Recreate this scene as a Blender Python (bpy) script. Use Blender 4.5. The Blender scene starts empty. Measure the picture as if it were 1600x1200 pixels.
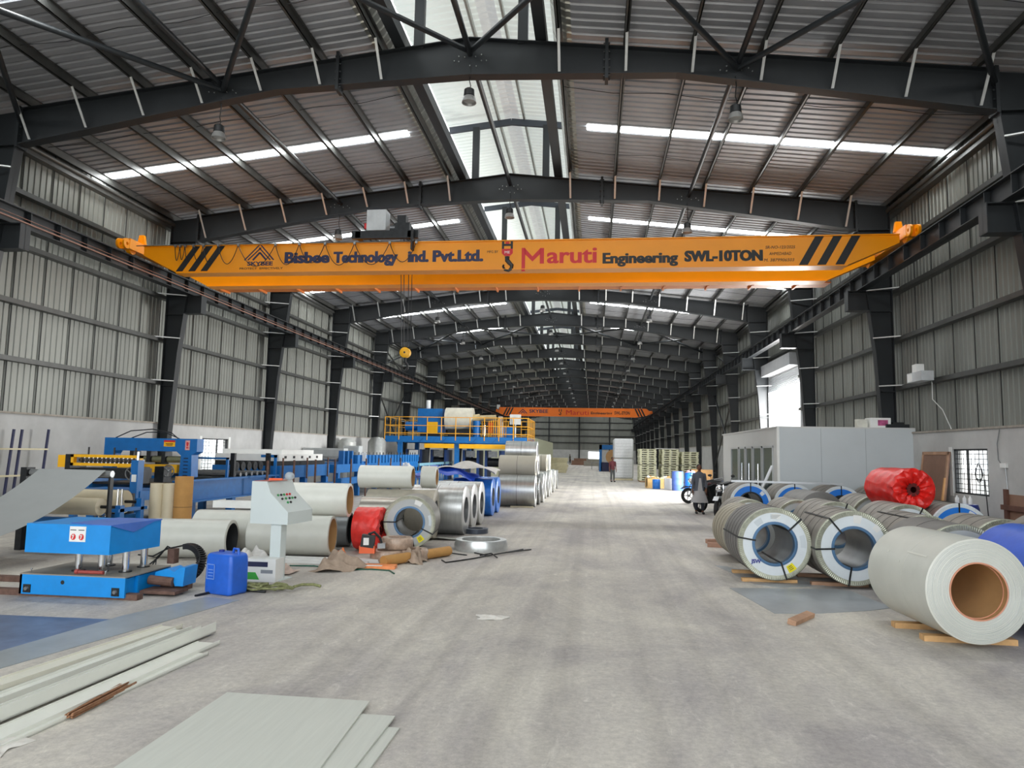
import bpy, math, random
from mathutils import Vector, Matrix
random.seed(7)
C = bpy.context.scene.collection
PI = math.pi
# ------------------------------------------------------------------ camera, world, light, exposure
scene = bpy.context.scene
PITCH, YAW, ROLL, FPX = .0968, .1159, .0188, 1096.46
cy_, sy_, cp_, sp_ = math.cos(YAW), math.sin(YAW), math.cos(PITCH), math.sin(PITCH)
fwd = Vector((-sy_*cp_, cy_*cp_, sp_)); rt0 = Vector((cy_, sy_, 0)); up0 = rt0.cross(fwd)
rt = math.cos(ROLL)*rt0 + math.sin(ROLL)*up0; up = -math.sin(ROLL)*rt0 + math.cos(ROLL)*up0
camd = bpy.data.cameras.new('camera'); cam = bpy.data.objects.new('camera', camd); C.objects.link(cam)
camd.sensor_width = 36; camd.lens = 36*FPX/1600; camd.clip_end = 1000
m = Matrix((rt, up, -fwd)).transposed().to_4x4(); m.translation = Vector((0, 0, 1.92)); cam.matrix_world = m
scene.camera = cam
scene.view_settings.view_transform = 'Standard'; scene.view_settings.look = 'None'
scene.view_settings.exposure = 1.14; scene.view_settings.gamma = 1.0; scene.view_settings.use_curve_mapping = False
scene.cycles.max_bounces = 6; scene.cycles.diffuse_bounces = 4; scene.cycles.glossy_bounces = 3
scene.cycles.transmission_bounces = 4; scene.cycles.caustics_reflective = False; scene.cycles.caustics_refractive = False
scene.cycles.sample_clamp_indirect = 4
w = bpy.data.worlds.new('overcast_sky'); scene.world = w; w.use_nodes = True
bg = w.node_tree.nodes['Background']; bg.inputs[0].default_value = (.93, .97, 1, 1); bg.inputs[1].default_value = 1.6
def area(name, loc, rot, sx, sy, power, col=(1, 1, 1)):
    l = bpy.data.lights.new(name, 'AREA'); l.shape = 'RECTANGLE'; l.size = sx; l.size_y = sy; l.energy = power; l.color = col
    o = bpy.data.objects.new(name, l); C.objects.link(o); o.location = loc; o.rotation_euler = rot; return o
area('daylight_through_open_gable', (-2.7, -3.6, 5.2), (PI/2, 0, PI), 22, 9, 5600, (1, .985, .95)).rotation_euler = (-PI/2, PI, 0)
area('daylight_through_roller_door', (9.6, 34.6, 2.7), (0, PI/2, 0), 5.0, 5.6, 2300, (1, .99, .97))
SKY_STRIP, SKY_RIDGE = 17.0, .23

# ------------------------------------------------------------------ colours and materials
def lin(h, k=1):
    c = [int(h[i:i+2], 16)/255 for i in (0, 2, 4)]
    return tuple(min(1, k*((v/12.92) if v <= .04045 else ((v+.055)/1.055)**2.4)) for v in c)+(1,)
MATS = {}
def M(name, h, rough=.5, metal=0, var=.12, scale=3, bump=0, emit=0, alpha=1, spec=None, stretch=None):
    if name in MATS: return MATS[name]
    m = bpy.data.materials.new(name); m.use_nodes = True; nt = m.node_tree; b = nt.nodes['Principled BSDF']
    c = lin(h); b.inputs['Roughness'].default_value = rough; b.inputs['Metallic'].default_value = metal
    if spec is not None: b.inputs['Specular IOR Level'].default_value = spec
    if emit: b.inputs['Emission Color'].default_value = c; b.inputs['Emission Strength'].default_value = emit
    if alpha < 1: b.inputs['Alpha'].default_value = alpha
    if var:
        tc = nt.nodes.new('ShaderNodeTexCoord'); mp = nt.nodes.new('ShaderNodeMapping'); nz = nt.nodes.new('ShaderNodeTexNoise')
        nz.inputs['Scale'].default_value = scale; nz.inputs['Detail'].default_value = 6; nz.inputs['Roughness'].default_value = .6
        if stretch: mp.inputs['Scale'].default_value = stretch
        rp = nt.nodes.new('ShaderNodeValToRGB'); rp.color_ramp.elements[0].position = .3; rp.color_ramp.elements[1].position = .7
        rp.color_ramp.elements[0].color = tuple(v*(1-var) for v in c[:3])+(1,)
        rp.color_ramp.elements[1].color = tuple(min(1, v*(1+var)) for v in c[:3])+(1,)
        nt.links.new(tc.outputs['Object'], mp.inputs[0]); nt.links.new(mp.outputs[0], nz.inputs['Vector'])
        nt.links.new(nz.outputs['Fac'], rp.inputs[0]); nt.links.new(rp.outputs[0], b.inputs['Base Color'])
        if bump:
            bp = nt.nodes.new('ShaderNodeBump'); bp.inputs['Strength'].default_value = bump; bp.inputs['Distance'].default_value = .02
            nt.links.new(nz.outputs['Fac'], bp.inputs['Height']); nt.links.new(bp.outputs[0], b.inputs['Normal'])
    else: b.inputs['Base Color'].default_value = c
    MATS[name] = m; return m
def floor_material():
    m = bpy.data.materials.new('concrete'); m.use_nodes = True; nt = m.node_tree; b = nt.nodes['Principled BSDF']; L = nt.links.new
    tc = nt.nodes.new('ShaderNodeTexCoord')
    def noise(scale, detail, st, rough=.6, dist=0):
        mp = nt.nodes.new('ShaderNodeMapping'); mp.inputs['Scale'].default_value = st; L(tc.outputs['Object'], mp.inputs[0])
        n = nt.nodes.new('ShaderNodeTexNoise'); n.inputs['Scale'].default_value = scale; n.inputs['Detail'].default_value = detail
        n.inputs['Roughness'].default_value = rough; n.inputs['Distortion'].default_value = dist; L(mp.outputs[0], n.inputs['Vector']); return n.outputs['Fac']
    def ramp(src, p0, c0, p1, c1):
        r = nt.nodes.new('ShaderNodeValToRGB'); e = r.color_ramp.elements
        e[0].position = p0; e[0].color = c0; e[1].position = p1; e[1].color = c1; L(src, r.inputs[0]); return r.outputs[0]
    def mix(kind, f, a, bb):
        x = nt.nodes.new('ShaderNodeMix'); x.data_type = 'RGBA'; x.blend_type = kind; x.inputs[0].default_value = f; L(a, x.inputs[6]); L(bb, x.inputs[7]); return x.outputs[2]
    W = (1, 1, 1, 1)
    base = ramp(noise(.55, 12, (1, .6, 1), .72, .4), .38, lin('b3adaa'), .64, lin('e0dacd'))
    fine = ramp(noise(18, 12, (1, 1, 1), .85), .35, (.6, .6, .61, 1), .6, (1.0, 1.0, 1.0, 1))
    c = mix('MULTIPLY', .8, base, fine)
    scr = ramp(noise(4, 12, (1.3, .5, 1), .8, 1.5), .55, (0, 0, 0, 1), .7, (.22, .215, .19, 1))
    c = mix('ADD', .8, c, scr)
    scr2 = ramp(noise(3.3, 9, (.5, 1.8, 1), .8, 1.2), .6, W, .74, (.82, .82, .83, 1))
    c = mix('MULTIPLY', .8, c, scr2)
    tyre = ramp(noise(1.3, 4, (2.6, .035, 1), .5), .45, W, .72, (.74, .735, .73, 1))
    c = mix('MULTIPLY', .8, c, tyre)
    dark = ramp(noise(1.1, 6, (1, .5, 1), .7, .5), .62, W, .8, (.76, .75, .74, 1))
    c = mix('MULTIPLY', .7, c, dark)
    L(c, b.inputs['Base Color']); b.inputs['Roughness'].default_value = .62; b.inputs['Specular IOR Level'].default_value = .35
    bp = nt.nodes.new('ShaderNodeBump'); bp.inputs['Strength'].default_value = .25; bp.inputs['Distance'].default_value = .01
    L(noise(22, 8, (1, 1, 1), .8), bp.inputs['Height']); L(bp.outputs[0], b.inputs['Normal']); return m
STEEL = M('dark_painted_steel', '1d2124', .48, .0, .15, 2)
STEEL2 = M('dark_painted_steel_purlin', '4a4b49', .45, .3, .15, 4)
GALV = M('galvanised_strip', 'a8aaa8', .35, .7, .1, 5)
GALVB = M('bright_galvanised_brace', 'c9cbc9', .4, .4, .08, 5)
ROOF = M('roof_sheeting', '94969a', .45, .3, .1, 1.2)
WALL = M('wall_sheeting', '83857f', .5, .35, .16, .8, stretch=(1, 1, .25))
PLAST = M('plastered_masonry', 'b9b9b7', .85, 0, .1, 1.5, .2)
TRANS = M('translucent_roof_panel', 'f4f8f8', .6, 0, 0, emit=SKY_STRIP)
RIDGE = M('translucent_ridge_sheet', 'd9e0db', .6, 0, 0, emit=SKY_RIDGE)
GLOWCAP = M('glowing_flashing', 'd8dcdb', .3, .35, .08, 4, emit=.18)  # metal cap given a faint glow in place of light falling on it
ORANGE = M('crane_orange', 'f39800', .35, 0, .05, 1)
ORANGE2 = M('far_crane_orange', 'f0761a', .4, 0, .04, 1)
BLACK = M('black_paint', '16181a', .5, 0, .1)
NAVY = M('navy_paint', '23264a', .5, 0, 0)
RED = M('red_paint', 'cf2027', .45, 0, .06)
WHITE = M('white_paint', 'e8e9e6', .5, 0, .05)
BLUE = M('machine_blue', '0866ac', .42, 0, .12, 5)
BLUE2 = M('machine_bright_blue', '058bda', .4, 0, .08, 4)
YELLOW = M('safety_yellow', 'f2b312', .42, 0, .06)
CHROME = M('chrome', 'e0e2e4', .14, 1, 0)
DARKM = M('dark_machine_metal', '2a2c2e', .42, .5, .3, 9)
GREYM = M('bare_machine_metal', '8b8d8e', .35, .8, .25, 8)
RUST = M('rusty_steel', '6e5449', .8, .2, .35, 9, .3)
RUSTRED = M('rust_red_bar', '8f4a35', .7, .1, .25, 8)
PALE = M('pale_prepainted_steel', 'cdcec5', .38, .0, .05, 3)
PALE2 = M('off_white_steel', 'e2e3da', .35, 0, .05, 3)
WRAPG = M('grey_brown_wrapping', '8f8a82', .55, .1, .18, 4, .15)
WRAPD = M('dark_grey_wrapping', '7a7875', .5, .15, .12, 5, .1)
GALC = M('galvanised_coil', 'c6c8c7', .34, .8, .12, 2, stretch=(1, 6, 1))
ZINC = M('zinc_ring', 'd2d5d4', .3, .7, .1, 14); CRIMP = M('crimped_edge', 'b3b5a4', .35, .6, .15, 10)
PAPER = M('white_end_paper', 'dfe6ea', .5, 0, .05, 4)
BPAPER = M('blue_end_paper', '1a7be0', .5, 0, .05, 4)
CBLUE = M('blue_core_ring', '4f7396', .45, .2, .1)
BORE = M('dull_bore', '8e9091', .4, .6, .12, 3)
CARD = M('cardboard', 'b68d5c', .85, 0, .08, 3)
CARD2 = M('tan_cardboard_tube', 'b98a4e', .8, 0, .1, 5)
WOOD = M('new_timber', 'd2a773', .75, 0, .18, 6, .2, stretch=(1, 6, 1))
WOOD2 = M('reddish_timber', 'b08b70', .8, 0, .2, 6, .2)
BROWNB = M('brown_board', '8a6a58', .75, 0, .12, 3)
RUBBER = M('black_rubber', '17181a', .6, 0, .25, 6)
LABELY = M('yellow_label', 'f3e31b', .5, 0, .04)
PBLUE = M('blue_plastic', '2461c9', .35, 0, .12, 5)
PBLUED = M('dark_blue_plastic', '1c2f86', .4, 0, .1, 5)
TARP = M('blue_tarpaulin', '1e50cc', .42, 0, .15, 4, .4)
REDF = M('red_plastic_film', 'e2251f', .28, 0, .18, 6, .5)
CABIN = M('cabin_panel_grey', 'c3c9cc', .5, 0, .02, 2)
CABIN2 = M('cabin_panel_side', 'c9cac8', .5, 0, .02, 2)
BEIGE = M('beige_panel', 'c3c5a8', .55, 0, .06, 2)
CREAM = M('cream_pallet', 'd6d5b4', .6, 0, .08, 5)
BALE = M('white_bale_wrap', 'd9dbdd', .4, 0, .1, 9, .5)
CREAMR = M('cream_film_roll', 'd8ccb0', .45, 0, .06, 4)
CLOTH = M('white_cloth', 'd6d4d0', .85, 0, .12, 8, .4)
BROWNC = M('brown_cloth', 'a08d7c', .9, 0, .2, 12, .4)
SKIN = M('skin', '6b4431', .6, 0, .05)
HAIR = M('black_hair', '15120f', .6, 0, 0)
GLASS = M('cabin_glass', '5e6c6c', .08, 0, 0, alpha=.6)
def corrugated_wall_material():
    return WALL

# ------------------------------------------------------------------ mesh helpers
class MB:
    def __init__(s): s.v = []; s.f = []
    def add(s, v, f):
        n = len(s.v); s.v += [tuple(p) for p in v]; s.f += [tuple(i+n for i in q) for q in f]; return s
    def box(s, x0, x1, y0, y1, z0, z1, R=None, o=None):
        v = [Vector((x, y, z)) for z in (z0, z1) for y in (y0, y1) for x in (x0, x1)]
        if R is not None:
            o = Vector(o or ((x0+x1)/2, (y0+y1)/2, (z0+z1)/2)); v = [R @ (p-o)+o for p in v]
        return s.add(v, [(0, 2, 3, 1), (4, 5, 7, 6), (0, 1, 5, 4), (2, 6, 7, 3), (0, 4, 6, 2), (1, 3, 7, 5)])
    def prism(s, poly, axis, a0, a1):
        n = len(poly)
        def P(p, a): return {'x': (a, p[0], p[1]), 'y': (p[0], a, p[1]), 'z': (p[0], p[1], a)}[axis]
        v = [P(p, a0) for p in poly]+[P(p, a1) for p in poly]
        return s.add(v, [tuple(range(n))[::-1], tuple(range(n, 2*n))]+[(i, (i+1) % n, (i+1) % n+n, i+n) for i in range(n)])
    def rod(s, p0, p1, r, n=8, r2=None, cap=True):
        p0, p1 = Vector(p0), Vector(p1); d = (p1-p0)
        if d.length < 1e-6: return s
        q = d.to_track_quat('Z', 'Y'); r2 = r if r2 is None else r2
        ring = [Vector((math.cos(2*PI*i/n), math.sin(2*PI*i/n), 0)) for i in range(n)]
        v = [p0+q @ (c*r) for c in ring]+[p1+q @ (c*r2) for c in ring]
        f = [(i, (i+1) % n, (i+1) % n+n, i+n) for i in range(n)]
        if cap: f += [tuple(range(n))[::-1], tuple(range(n, 2*n))]
        return s.add(v, f)
    def bar(s, p0, p1, wd, ht, upv=(0, 0, 1)):
        p0, p1, u = Vector(p0), Vector(p1), Vector(upv); d = (p1-p0).normalized(); sd = d.cross(u)
        if sd.length < 1e-4: sd = Vector((1, 0, 0))
        sd.normalize(); u = sd.cross(d)
        v = [p+sd*a*wd/2+u*b*ht/2 for p in (p0, p1) for a, b in ((-1, -1), (1, -1), (1, 1), (-1, 1))]
        return s.add(v, [(3, 2, 1, 0), (4, 5, 6, 7), (0, 1, 5, 4), (1, 2, 6, 5), (2, 3, 7, 6), (3, 0, 4, 7)])
    def lathe(s, prof, axis='z', o=(0, 0, 0), n=40, closed=False):
        o = Vector(o); v = []
        for a, r in prof:
            for i in range(n):
                t = 2*PI*i/n; c, q = r*math.cos(t), r*math.sin(t)
                v.append(o+Vector({'z': (c, q, a), 'y': (c, a, q), 'x': (a, c, q)}[axis]))
        m_ = len(prof); f = []
        for j in range(m_ if closed else m_-1):
            k = (j+1) % m_
            for i in range(n): f.append((j*n+i, j*n+(i+1) % n, k*n+(i+1) % n, k*n+i))
        return s.add(v, f)
    def tube(s, pts, r, n=6):
        pts = [Vector(p) for p in pts]; v = []; N = len(pts); prev = None
        for i, p in enumerate(pts):
            d = (pts[min(i+1, N-1)]-pts[max(i-1, 0)]).normalized()
            if prev is None:
                u = d.orthogonal().normalized()
            else:
                u = (prev-d*prev.dot(d)); u = u.normalized() if u.length > 1e-5 else d.orthogonal().normalized()
            prev = u; w_ = d.cross(u)
            rr = r(i/(N-1)) if callable(r) else r
            for k in range(n):
                t = 2*PI*k/n; v.append(p+u*math.cos(t)*rr+w_*math.sin(t)*rr)
        f = [(i*n+k, i*n+(k+1) % n, (i+1)*n+(k+1) % n, (i+1)*n+k) for i in range(N-1) for k in range(n)]
        f += [tuple(range(n))[::-1], tuple((N-1)*n+k for k in range(n))]
        return s.add(v, f)
    def grid(s, nx, ny, fn, thick=0):
        v = [Vector(fn(i/nx, j/ny)) for j in range(ny+1) for i in range(nx+1)]
        f = [(j*(nx+1)+i, j*(nx+1)+i+1, (j+1)*(nx+1)+i+1, (j+1)*(nx+1)+i) for j in range(ny) for i in range(nx)]
        if thick:
            n = len(v); v2 = [p-Vector((0, 0, thick)) for p in v]
            f2 = [tuple(k+n for k in q[::-1]) for q in f]
            e = [i for i in range(nx+1)]+[j*(nx+1)+nx for j in range(1, ny+1)]+[ny*(nx+1)+i for i in range(nx-1, -1, -1)]+[j*(nx+1) for j in range(ny-1, 0, -1)]
            f += f2+[(e[(k+1) % len(e)], e[k], e[k]+n, e[(k+1) % len(e)]+n) for k in range(len(e))]; v += v2
        return s.add(v, f)
    def ball(s, c, rx, ry=None, rz=None, n=16, m_=10):
        ry = rx if ry is None else ry; rz = rx if rz is None else rz; c = Vector(c); v = []; f = []
        for j in range(1, m_):
            a = PI*j/m_
            for i in range(n):
                t = 2*PI*i/n; v.append(c+Vector((rx*math.sin(a)*math.cos(t), ry*math.sin(a)*math.sin(t), rz*math.cos(a))))
        v += [c+Vector((0, 0, rz)), c-Vector((0, 0, rz))]; T = len(v)-2
        for j in range(m_-2):
            for i in range(n): f.append((j*n+i, (j+1)*n+i, (j+1)*n+(i+1) % n, j*n+(i+1) % n))
        for i in range(n): f += [(T, i, (i+1) % n), (T+1, (m_-2)*n+(i+1) % n, (m_-2)*n+i)]
        return s.add(v, f)
    def build(s, name, mat, parent=None, smooth=False, **kw):
        me = bpy.data.meshes.new(name); me.from_pydata(s.v, [], s.f); me.validate()
        if mat: me.materials.append(mat)
        if smooth:
            for p in me.polygons: p.use_smooth = True
            me.set_sharp_from_angle(angle=.7)
        o = bpy.data.objects.new(name, me); C.objects.link(o)
        if parent is not None: o.parent = parent
        for k, v in kw.items(): o[k] = v
        return o
def thing(name, label, cat, loc=(0, 0, 0), rz=0, group=None):
    o = bpy.data.objects.new(name, None); C.objects.link(o); o.location = loc; o.rotation_euler = (0, 0, rz); o.empty_display_size = .1
    o['label'] = label; o['category'] = cat
    if group: o['group'] = group
    return o
def tag(o, label, cat, group=None, loc=None, rz=None):
    o['label'] = label; o['category'] = cat
    if group: o['group'] = group
    if loc: o.location = loc
    if rz is not None: o.rotation_euler = (0, 0, rz)
    return o
def struct(o): o['kind'] = 'structure'; return o
def dup(root, loc, rz, label, group=None):
    r = root.copy(); C.objects.link(r); r.location = loc; r.rotation_euler = (0, 0, rz); r['label'] = label
    if group: r['group'] = group
    for ch in list(root.children):
        c = ch.copy(); C.objects.link(c); c.parent = r
        for g in ch.children:
            d = g.copy(); C.objects.link(d); d.parent = c
    return r
ORD = ['first', 'second', 'third', 'fourth', 'fifth', 'sixth', 'seventh', 'eighth', 'ninth', 'tenth', 'eleventh', 'twelfth', 'thirteenth',
       'fourteenth', 'fifteenth', 'sixteenth', 'seventeenth', 'eighteenth', 'nineteenth', 'twentieth', 'twenty-first', 'twenty-second', 'twenty-third', 'twenty-fourth']
def text_mesh(txt, x0, x1, z0, z1, y, mat, parent, name='lettering', bold=.02, shear=0, facing=-1, full=False):
    """letters as a flat raised mesh fitted into x0..x1, z0..z1 on a face at y looking towards -Y"""
    cu = bpy.data.curves.new(name, 'FONT'); cu.body = txt; cu.size = 1; cu.offset = bold; cu.extrude = .01; cu.shear = shear; cu.resolution_u = 3
    t = bpy.data.objects.new(name, cu); C.objects.link(t); bpy.context.view_layer.update()
    me = bpy.data.meshes.new_from_object(t.evaluated_get(bpy.context.evaluated_depsgraph_get()))
    bpy.data.objects.remove(t); bpy.data.curves.remove(cu)
    xs = [v.co.x for v in me.vertices]; ys = [v.co.y for v in me.vertices]
    if not xs: return None
    a0, a1 = min(xs), max(xs); b0, b1 = min(ys), max(ys)
    for v in me.vertices:
        v.co = Vector((x0+(v.co.x-a0)/(a1-a0)*(x1-x0), y-.004-v.co.z*.2, z0+(v.co.y-b0)/(b1-b0)*(z1-z0)))
    me.materials.clear(); me.materials.append(mat)
    o = bpy.data.objects.new(name, me); C.objects.link(o)
    if parent: o.parent = parent
    return o

# ------------------------------------------------------------------ the building
RX, Y1, BAY = -2.72, 14.34, 7.5
def FY(k): return Y1+BAY*(k-1)
K0, K1 = 0, 18                      # frames
YA0, YE = -4.0, FY(18)              # building ends
def roofz(d): return 11.08-.113*abs(d)
struct(MB().box(-60, 60, -40, 230, -.3, 0).build('floor', floor_material()))
def ribs(a0, a1, pitch=.25, h=.055, flat=.155, s=.03, top=.035):
    out = []; a = a0
    while a < a1:
        out += [(a, 0), (a+flat, 0), (a+flat+s, h), (a+flat+s+top, h)]; a += pitch
    out.append((a1, 0)); return [p for p in out if p[0] <= a1]
def sheet_roof(side):
    pr = ribs(YA0, YE); mb = MB(); v = []
    for y, h in pr:
        v += [(RX+side*2.2, y, roofz(2.2)+h), (RX+side*12.1, y, roofz(12.1)+h)]
    f = [(2*i, 2*i+2, 2*i+3, 2*i+1) for i in range(len(pr)-1)]
    return mb.add(v, f)
struct(sheet_roof(-1).build('ceiling', ROOF)); struct(sheet_roof(1).build('ceiling', ROOF))
def sheet_wall(side, y0, y1, z0, z1, name):
    pr = ribs(y0, y1, .2, .022, .13, .02, .03); v = []; X = RX+side*11.82
    for y, h in pr: v += [(X+side*h, y, z0), (X+side*h, y, z1)]
    return struct(MB().add(v, [(2*i, 2*i+1, 2*i+3, 2*i+2) for i in range(len(pr)-1)]).build(name, WALL))
MZ = 2.64
sheet_wall(-1, YA0, YE, MZ-.02, 9.78, 'wall_left')
sheet_wall(1, YA0, 31.6, MZ-.02, 9.78, 'wall_right'); sheet_wall(1, 37.5, YE, MZ-.02, 9.78, 'wall_right'); sheet_wall(1, 31.6, 37.5, 6.1, 9.78, 'wall_right')
# lap lines between sheets
def laps(side):
    mb = MB(); y = YA0+.8; X = RX+side*11.80
    while y < YE:
        if side < 0 or not (31.5 < y < 37.6): mb.box(X-.01, X+.01, y-.008, y+.008, MZ, 9.7)
        y += 1.0
    return mb
LAP = M('dark_lap_joint', '3c3d3b', .6, .1, 0)  # plain dark colour of the sheet laps
struct(laps(-1).build('trim_1', LAP)); struct(laps(1).build('trim_2', LAP))
def masonry(side, holes, name):
    mb = MB(); X0, X1 = sorted((RX+side*11.58, RX+side*11.8)); y = YA0
    for h0, h1, z0, z1 in holes:
        mb.box(X0, X1, y, h0, 0, MZ)
        if z0 > 0: mb.box(X0, X1, h0, h1, 0, z0)
        if z1 < MZ: mb.box(X0, X1, h0, h1, z1, MZ)
        y = h1
    mb.box(X0, X1, y, YE, 0, MZ); struct(mb.build(name, PLAST))
    c = MB().box(X0-.03, X1+.03, YA0, YE, MZ, MZ+.05) if side < 0 else MB().box(X0-.03, X1+.03, YA0, 31.5, MZ, MZ+.05).box(X0-.03, X1+.03, 37.6, YE, MZ, MZ+.05)
    struct(c.build('trim_3' if side < 0 else 'trim_4', M('cement_coping', '9b948a', .9, 0, .2, 6)))
masonry(-1, [(24.45, 26.35, 1.0, 2.22)], 'wall_left'); masonry(1, [(17.05, 18.62, 1.12, 2.2), (31.6, 37.5, 0, MZ)], 'wall_right')
def window(side, y0, y1, z0, z1, n, openleaf):
    X = RX+side*11.66; t = .04; mb = MB()
    mb.box(X-.04, X+.04, y0, y0+t, z0, z1).box(X-.04, X+.04, y1-t, y1, z0, z1).box(X-.04, X+.04, y0, y1, z1-t, z1).box(X-.04, X+.04, y0, y1, z0, z0+t)
    w_ = struct(mb.build('window_%d' % n, STEEL))
    g = MB(); k = 9
    for i in range(1, k): g.rod((X, y0+(y1-y0)*i/k, z0), (X, y0+(y1-y0)*i/k, z1), .008, 5)
    k2 = 9
    for i in range(1, k2): g.rod((X, y0, z0+(z1-z0)*i/k2), (X, y1, z0+(z1-z0)*i/k2), .008, 5)
    g.build('window_grille', BLACK, w_)
    MB().box(X-.02, X+.02, (y0+y1)/2+.2, (y0+y1)/2+.26, z0, z1).build('mullion', STEEL, w_)
    MB().box(X-.002+side*.03, X+.002+side*.03, y0+t, y0+(y1-y0)*.45, z0+t, z1-t).build('window_pane', M('window_glass', 'cfe6ee', .1, 0, 0, alpha=.3), w_)
window(-1, 24.45, 26.35, 1.0, 2.22, 1, 0); window(1, 17.05, 18.62, 1.12, 2.2, 2, 1)
mb = MB()
for a, b in ((24.30, 24.45), (26.35, 26.5)): mb.box(RX-11.585, RX-11.57, a, b, .95, 2.3)
struct(mb.build('trim_5', WHITE))
struct(MB().box(RX+11.57, RX+11.585, 18.62, 18.78, 1.05, 2.25).build('trim_6', WHITE))
# far end wall
pr = ribs(RX-11.8, RX+11.8, .3, .03, .2, .03, .04); v = []
for x, h in pr: v += [(x, YE+.15+h, MZ), (x, YE+.15+h, roofz(x-RX))]
struct(MB().add(v, [(2*i, 2*i+2, 2*i+3, 2*i+1) for i in range(len(pr)-1)]).build('wall_back', WALL))
struct(MB().box(RX-11.8, -.9, YE+.05, YE+.25, 0, MZ).box(1.5, RX+11.8, YE+.05, YE+.25, 0, MZ).box(-.9, 1.5, YE+.05, YE+.25, 2.3, MZ).build('wall_back', PLAST))
for i, x in enumerate((-15, -8.8, -2.72, 3.3)):
    if i: tag(MB().box(x-.12, x+.12, YE-.15, YE+.04, 0, roofz(x-RX)-.1).build('wind_column', STEEL), 'dark wind column on the far gable wall, %s from the left' % ORD[i-1], 'column', 'wind columns of the far gable wall')
for i in range(6):
    z = 4.05+1.35*i
    hw = min(11.7, (11.0-z)/.113 if z > 9.7 else 11.7)
    tag(MB().box(RX-hw, RX+hw, YE-.02, YE+.1, z-.07, z+.07).build('girt', STEEL), 'dark horizontal girt across the far gable wall, %s up from the white plinth' % ORD[i], 'girt', 'girts of the far gable wall')

# purlins: long cold formed Z sections, one run each
for s, sn in ((-1, 'left'), (1, 'right')):
    for i, d in enumerate((1.95, 3.35, 4.72, 6.1, 7.5, 8.9, 10.3, 11.55)):
        zt = roofz(d)-.01; x = RX+s*d; mb = MB()
        mb.box(x-.012, x+.012, YA0, YE, zt-.2, zt).box(x-.012, x+.06, YA0, YE, zt-.008, zt).box(x-.06, x+.012, YA0, YE, zt-.2, zt-.19)
        mb.box(x-.06, x-.05, YA0, YE, zt-.2, zt-.17)
        tag(mb.build('roof_purlin', STEEL2), 'long grey roof purlin on the %s slope, %s down from the ridge opening' % (sn, ORD[i]), 'purlin', 'roof purlins')
    for i, z in enumerate((4.0, 5.43, 6.87, 8.2, 9.3)):
        x = RX+s*11.67; mb = MB()
        spans = [(YA0, YE)] if (s < 0 or z > 6.1) else [(YA0, 31.6), (37.5, YE)]
        for a, b in spans:
            mb.box(x-.08, x+.1, a, b, z-.01, z+.01) if 0 else mb.box(x-.1, x+.1, a, b, z+.05, z+.06).box(x-.1, x+.1, a, b, z-.06, z-.05).box(x-.105, x-.095, a, b, z-.06, z+.06) if s > 0 else mb.box(x-.1, x+.1, a, b, z+.05, z+.06).box(x-.1, x+.1, a, b, z-.06, z-.05).box(x+.095, x+.105, a, b, z-.06, z+.06)
        tag(mb.build('wall_girt', STEEL2), 'long grey wall girt on the %s wall, %s up from the plaster base' % (sn, ORD[i]), 'girt', 'wall girts')
    tag(MB().rod((RX+s*11.55, YA0, 9.42), (RX+s*11.55, YE, 9.42), .07, 10).build('eave_strut', STEEL2, smooth=True), 'round eave strut along the top of the %s wall' % sn, 'strut')
    tag(MB().rod((RX+s*5.65, YA0, roofz(5.65)-.42), (RX+s*5.65, YE, roofz(5.65)-.42), .06, 10).build('roof_strut', STEEL, smooth=True), 'dark round strut pipe running down the hall under the %s roof slope' % sn, 'strut')
    # curved ribbed upstand along the ridge opening and its edge beam
    pr = ribs(YA0, YE, .25, .035, .17, .02, .04); prof = []
    for j in range(6):
        a = PI/2*j/5; prof.append((2.25-.5*math.sin(a), roofz(2.25)+.02+.55*(1-math.cos(a))))
    v = []; n = len(prof)
    for y, h in pr:
        for j, (d, z) in enumerate(prof):
            a = PI/2*j/5; v.append((RX+s*(d-h*math.sin(a)*-1), y, z+h*math.cos(a)))
    f = [(i*n+j, (i+1)*n+j, (i+1)*n+j+1, i*n+j+1) for i in range(len(pr)-1) for j in range(n-1)]
    tag(MB().add(v, f).build('ridge_upstand', M('ridge_upstand_metal', '9b9b93', .35, .6, .15, 3), smooth=False), 'curved ribbed metal upstand along the %s edge of the ridge opening' % sn, 'flashing')
    tag(MB().box(RX+s*1.55-.12, RX+s*1.55+.12, YA0, YE, 10.72, 11.02).build('ridge_edge_beam', STEEL), 'dark longitudinal beam along the %s edge of the ridge opening' % sn, 'beam')
tag(MB().rod((RX, YA0, 10.55), (RX, YE, 10.55), .065, 10).build('ridge_strut', STEEL, smooth=True), 'dark round strut pipe running down the hall under the ridge', 'strut')
# ridge monitor roof
for s, sn in ((-1, 'left'), (1, 'right')):
    pr = ribs(YA0, YE, .25, .03); v = []
    for y, h in pr: v += [(RX+s*.22, y, 12.93-.03+h), (RX+s*2.15, y, 12.93-.26+h)]
    f = [(2*i, 2*i+2, 2*i+3, 2*i+1) for i in range(len(pr)-1)]
    tag(MB().add(v, f).build('ridge_light_sheet', RIDGE), 'white ribbed translucent sheet on the %s side of the raised ridge' % sn, 'skylight')
    tag(MB().box(RX+s*.42-.03, RX+s*.42+.03, YA0, YE, 12.7, 12.86).build('ridge_purlin', M('light_purlin', 'a9aaa4', .4, .6, .1)), 'light metal purlin in the raised ridge, %s of its centre line' % sn, 'purlin')
v = []; pr = ribs(YA0, YE, .25, .02)
for y, h in pr: v += [(RX-.24, y, 12.89+h), (RX, y, 12.93+h), (RX+.24, y, 12.89+h)]
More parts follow.
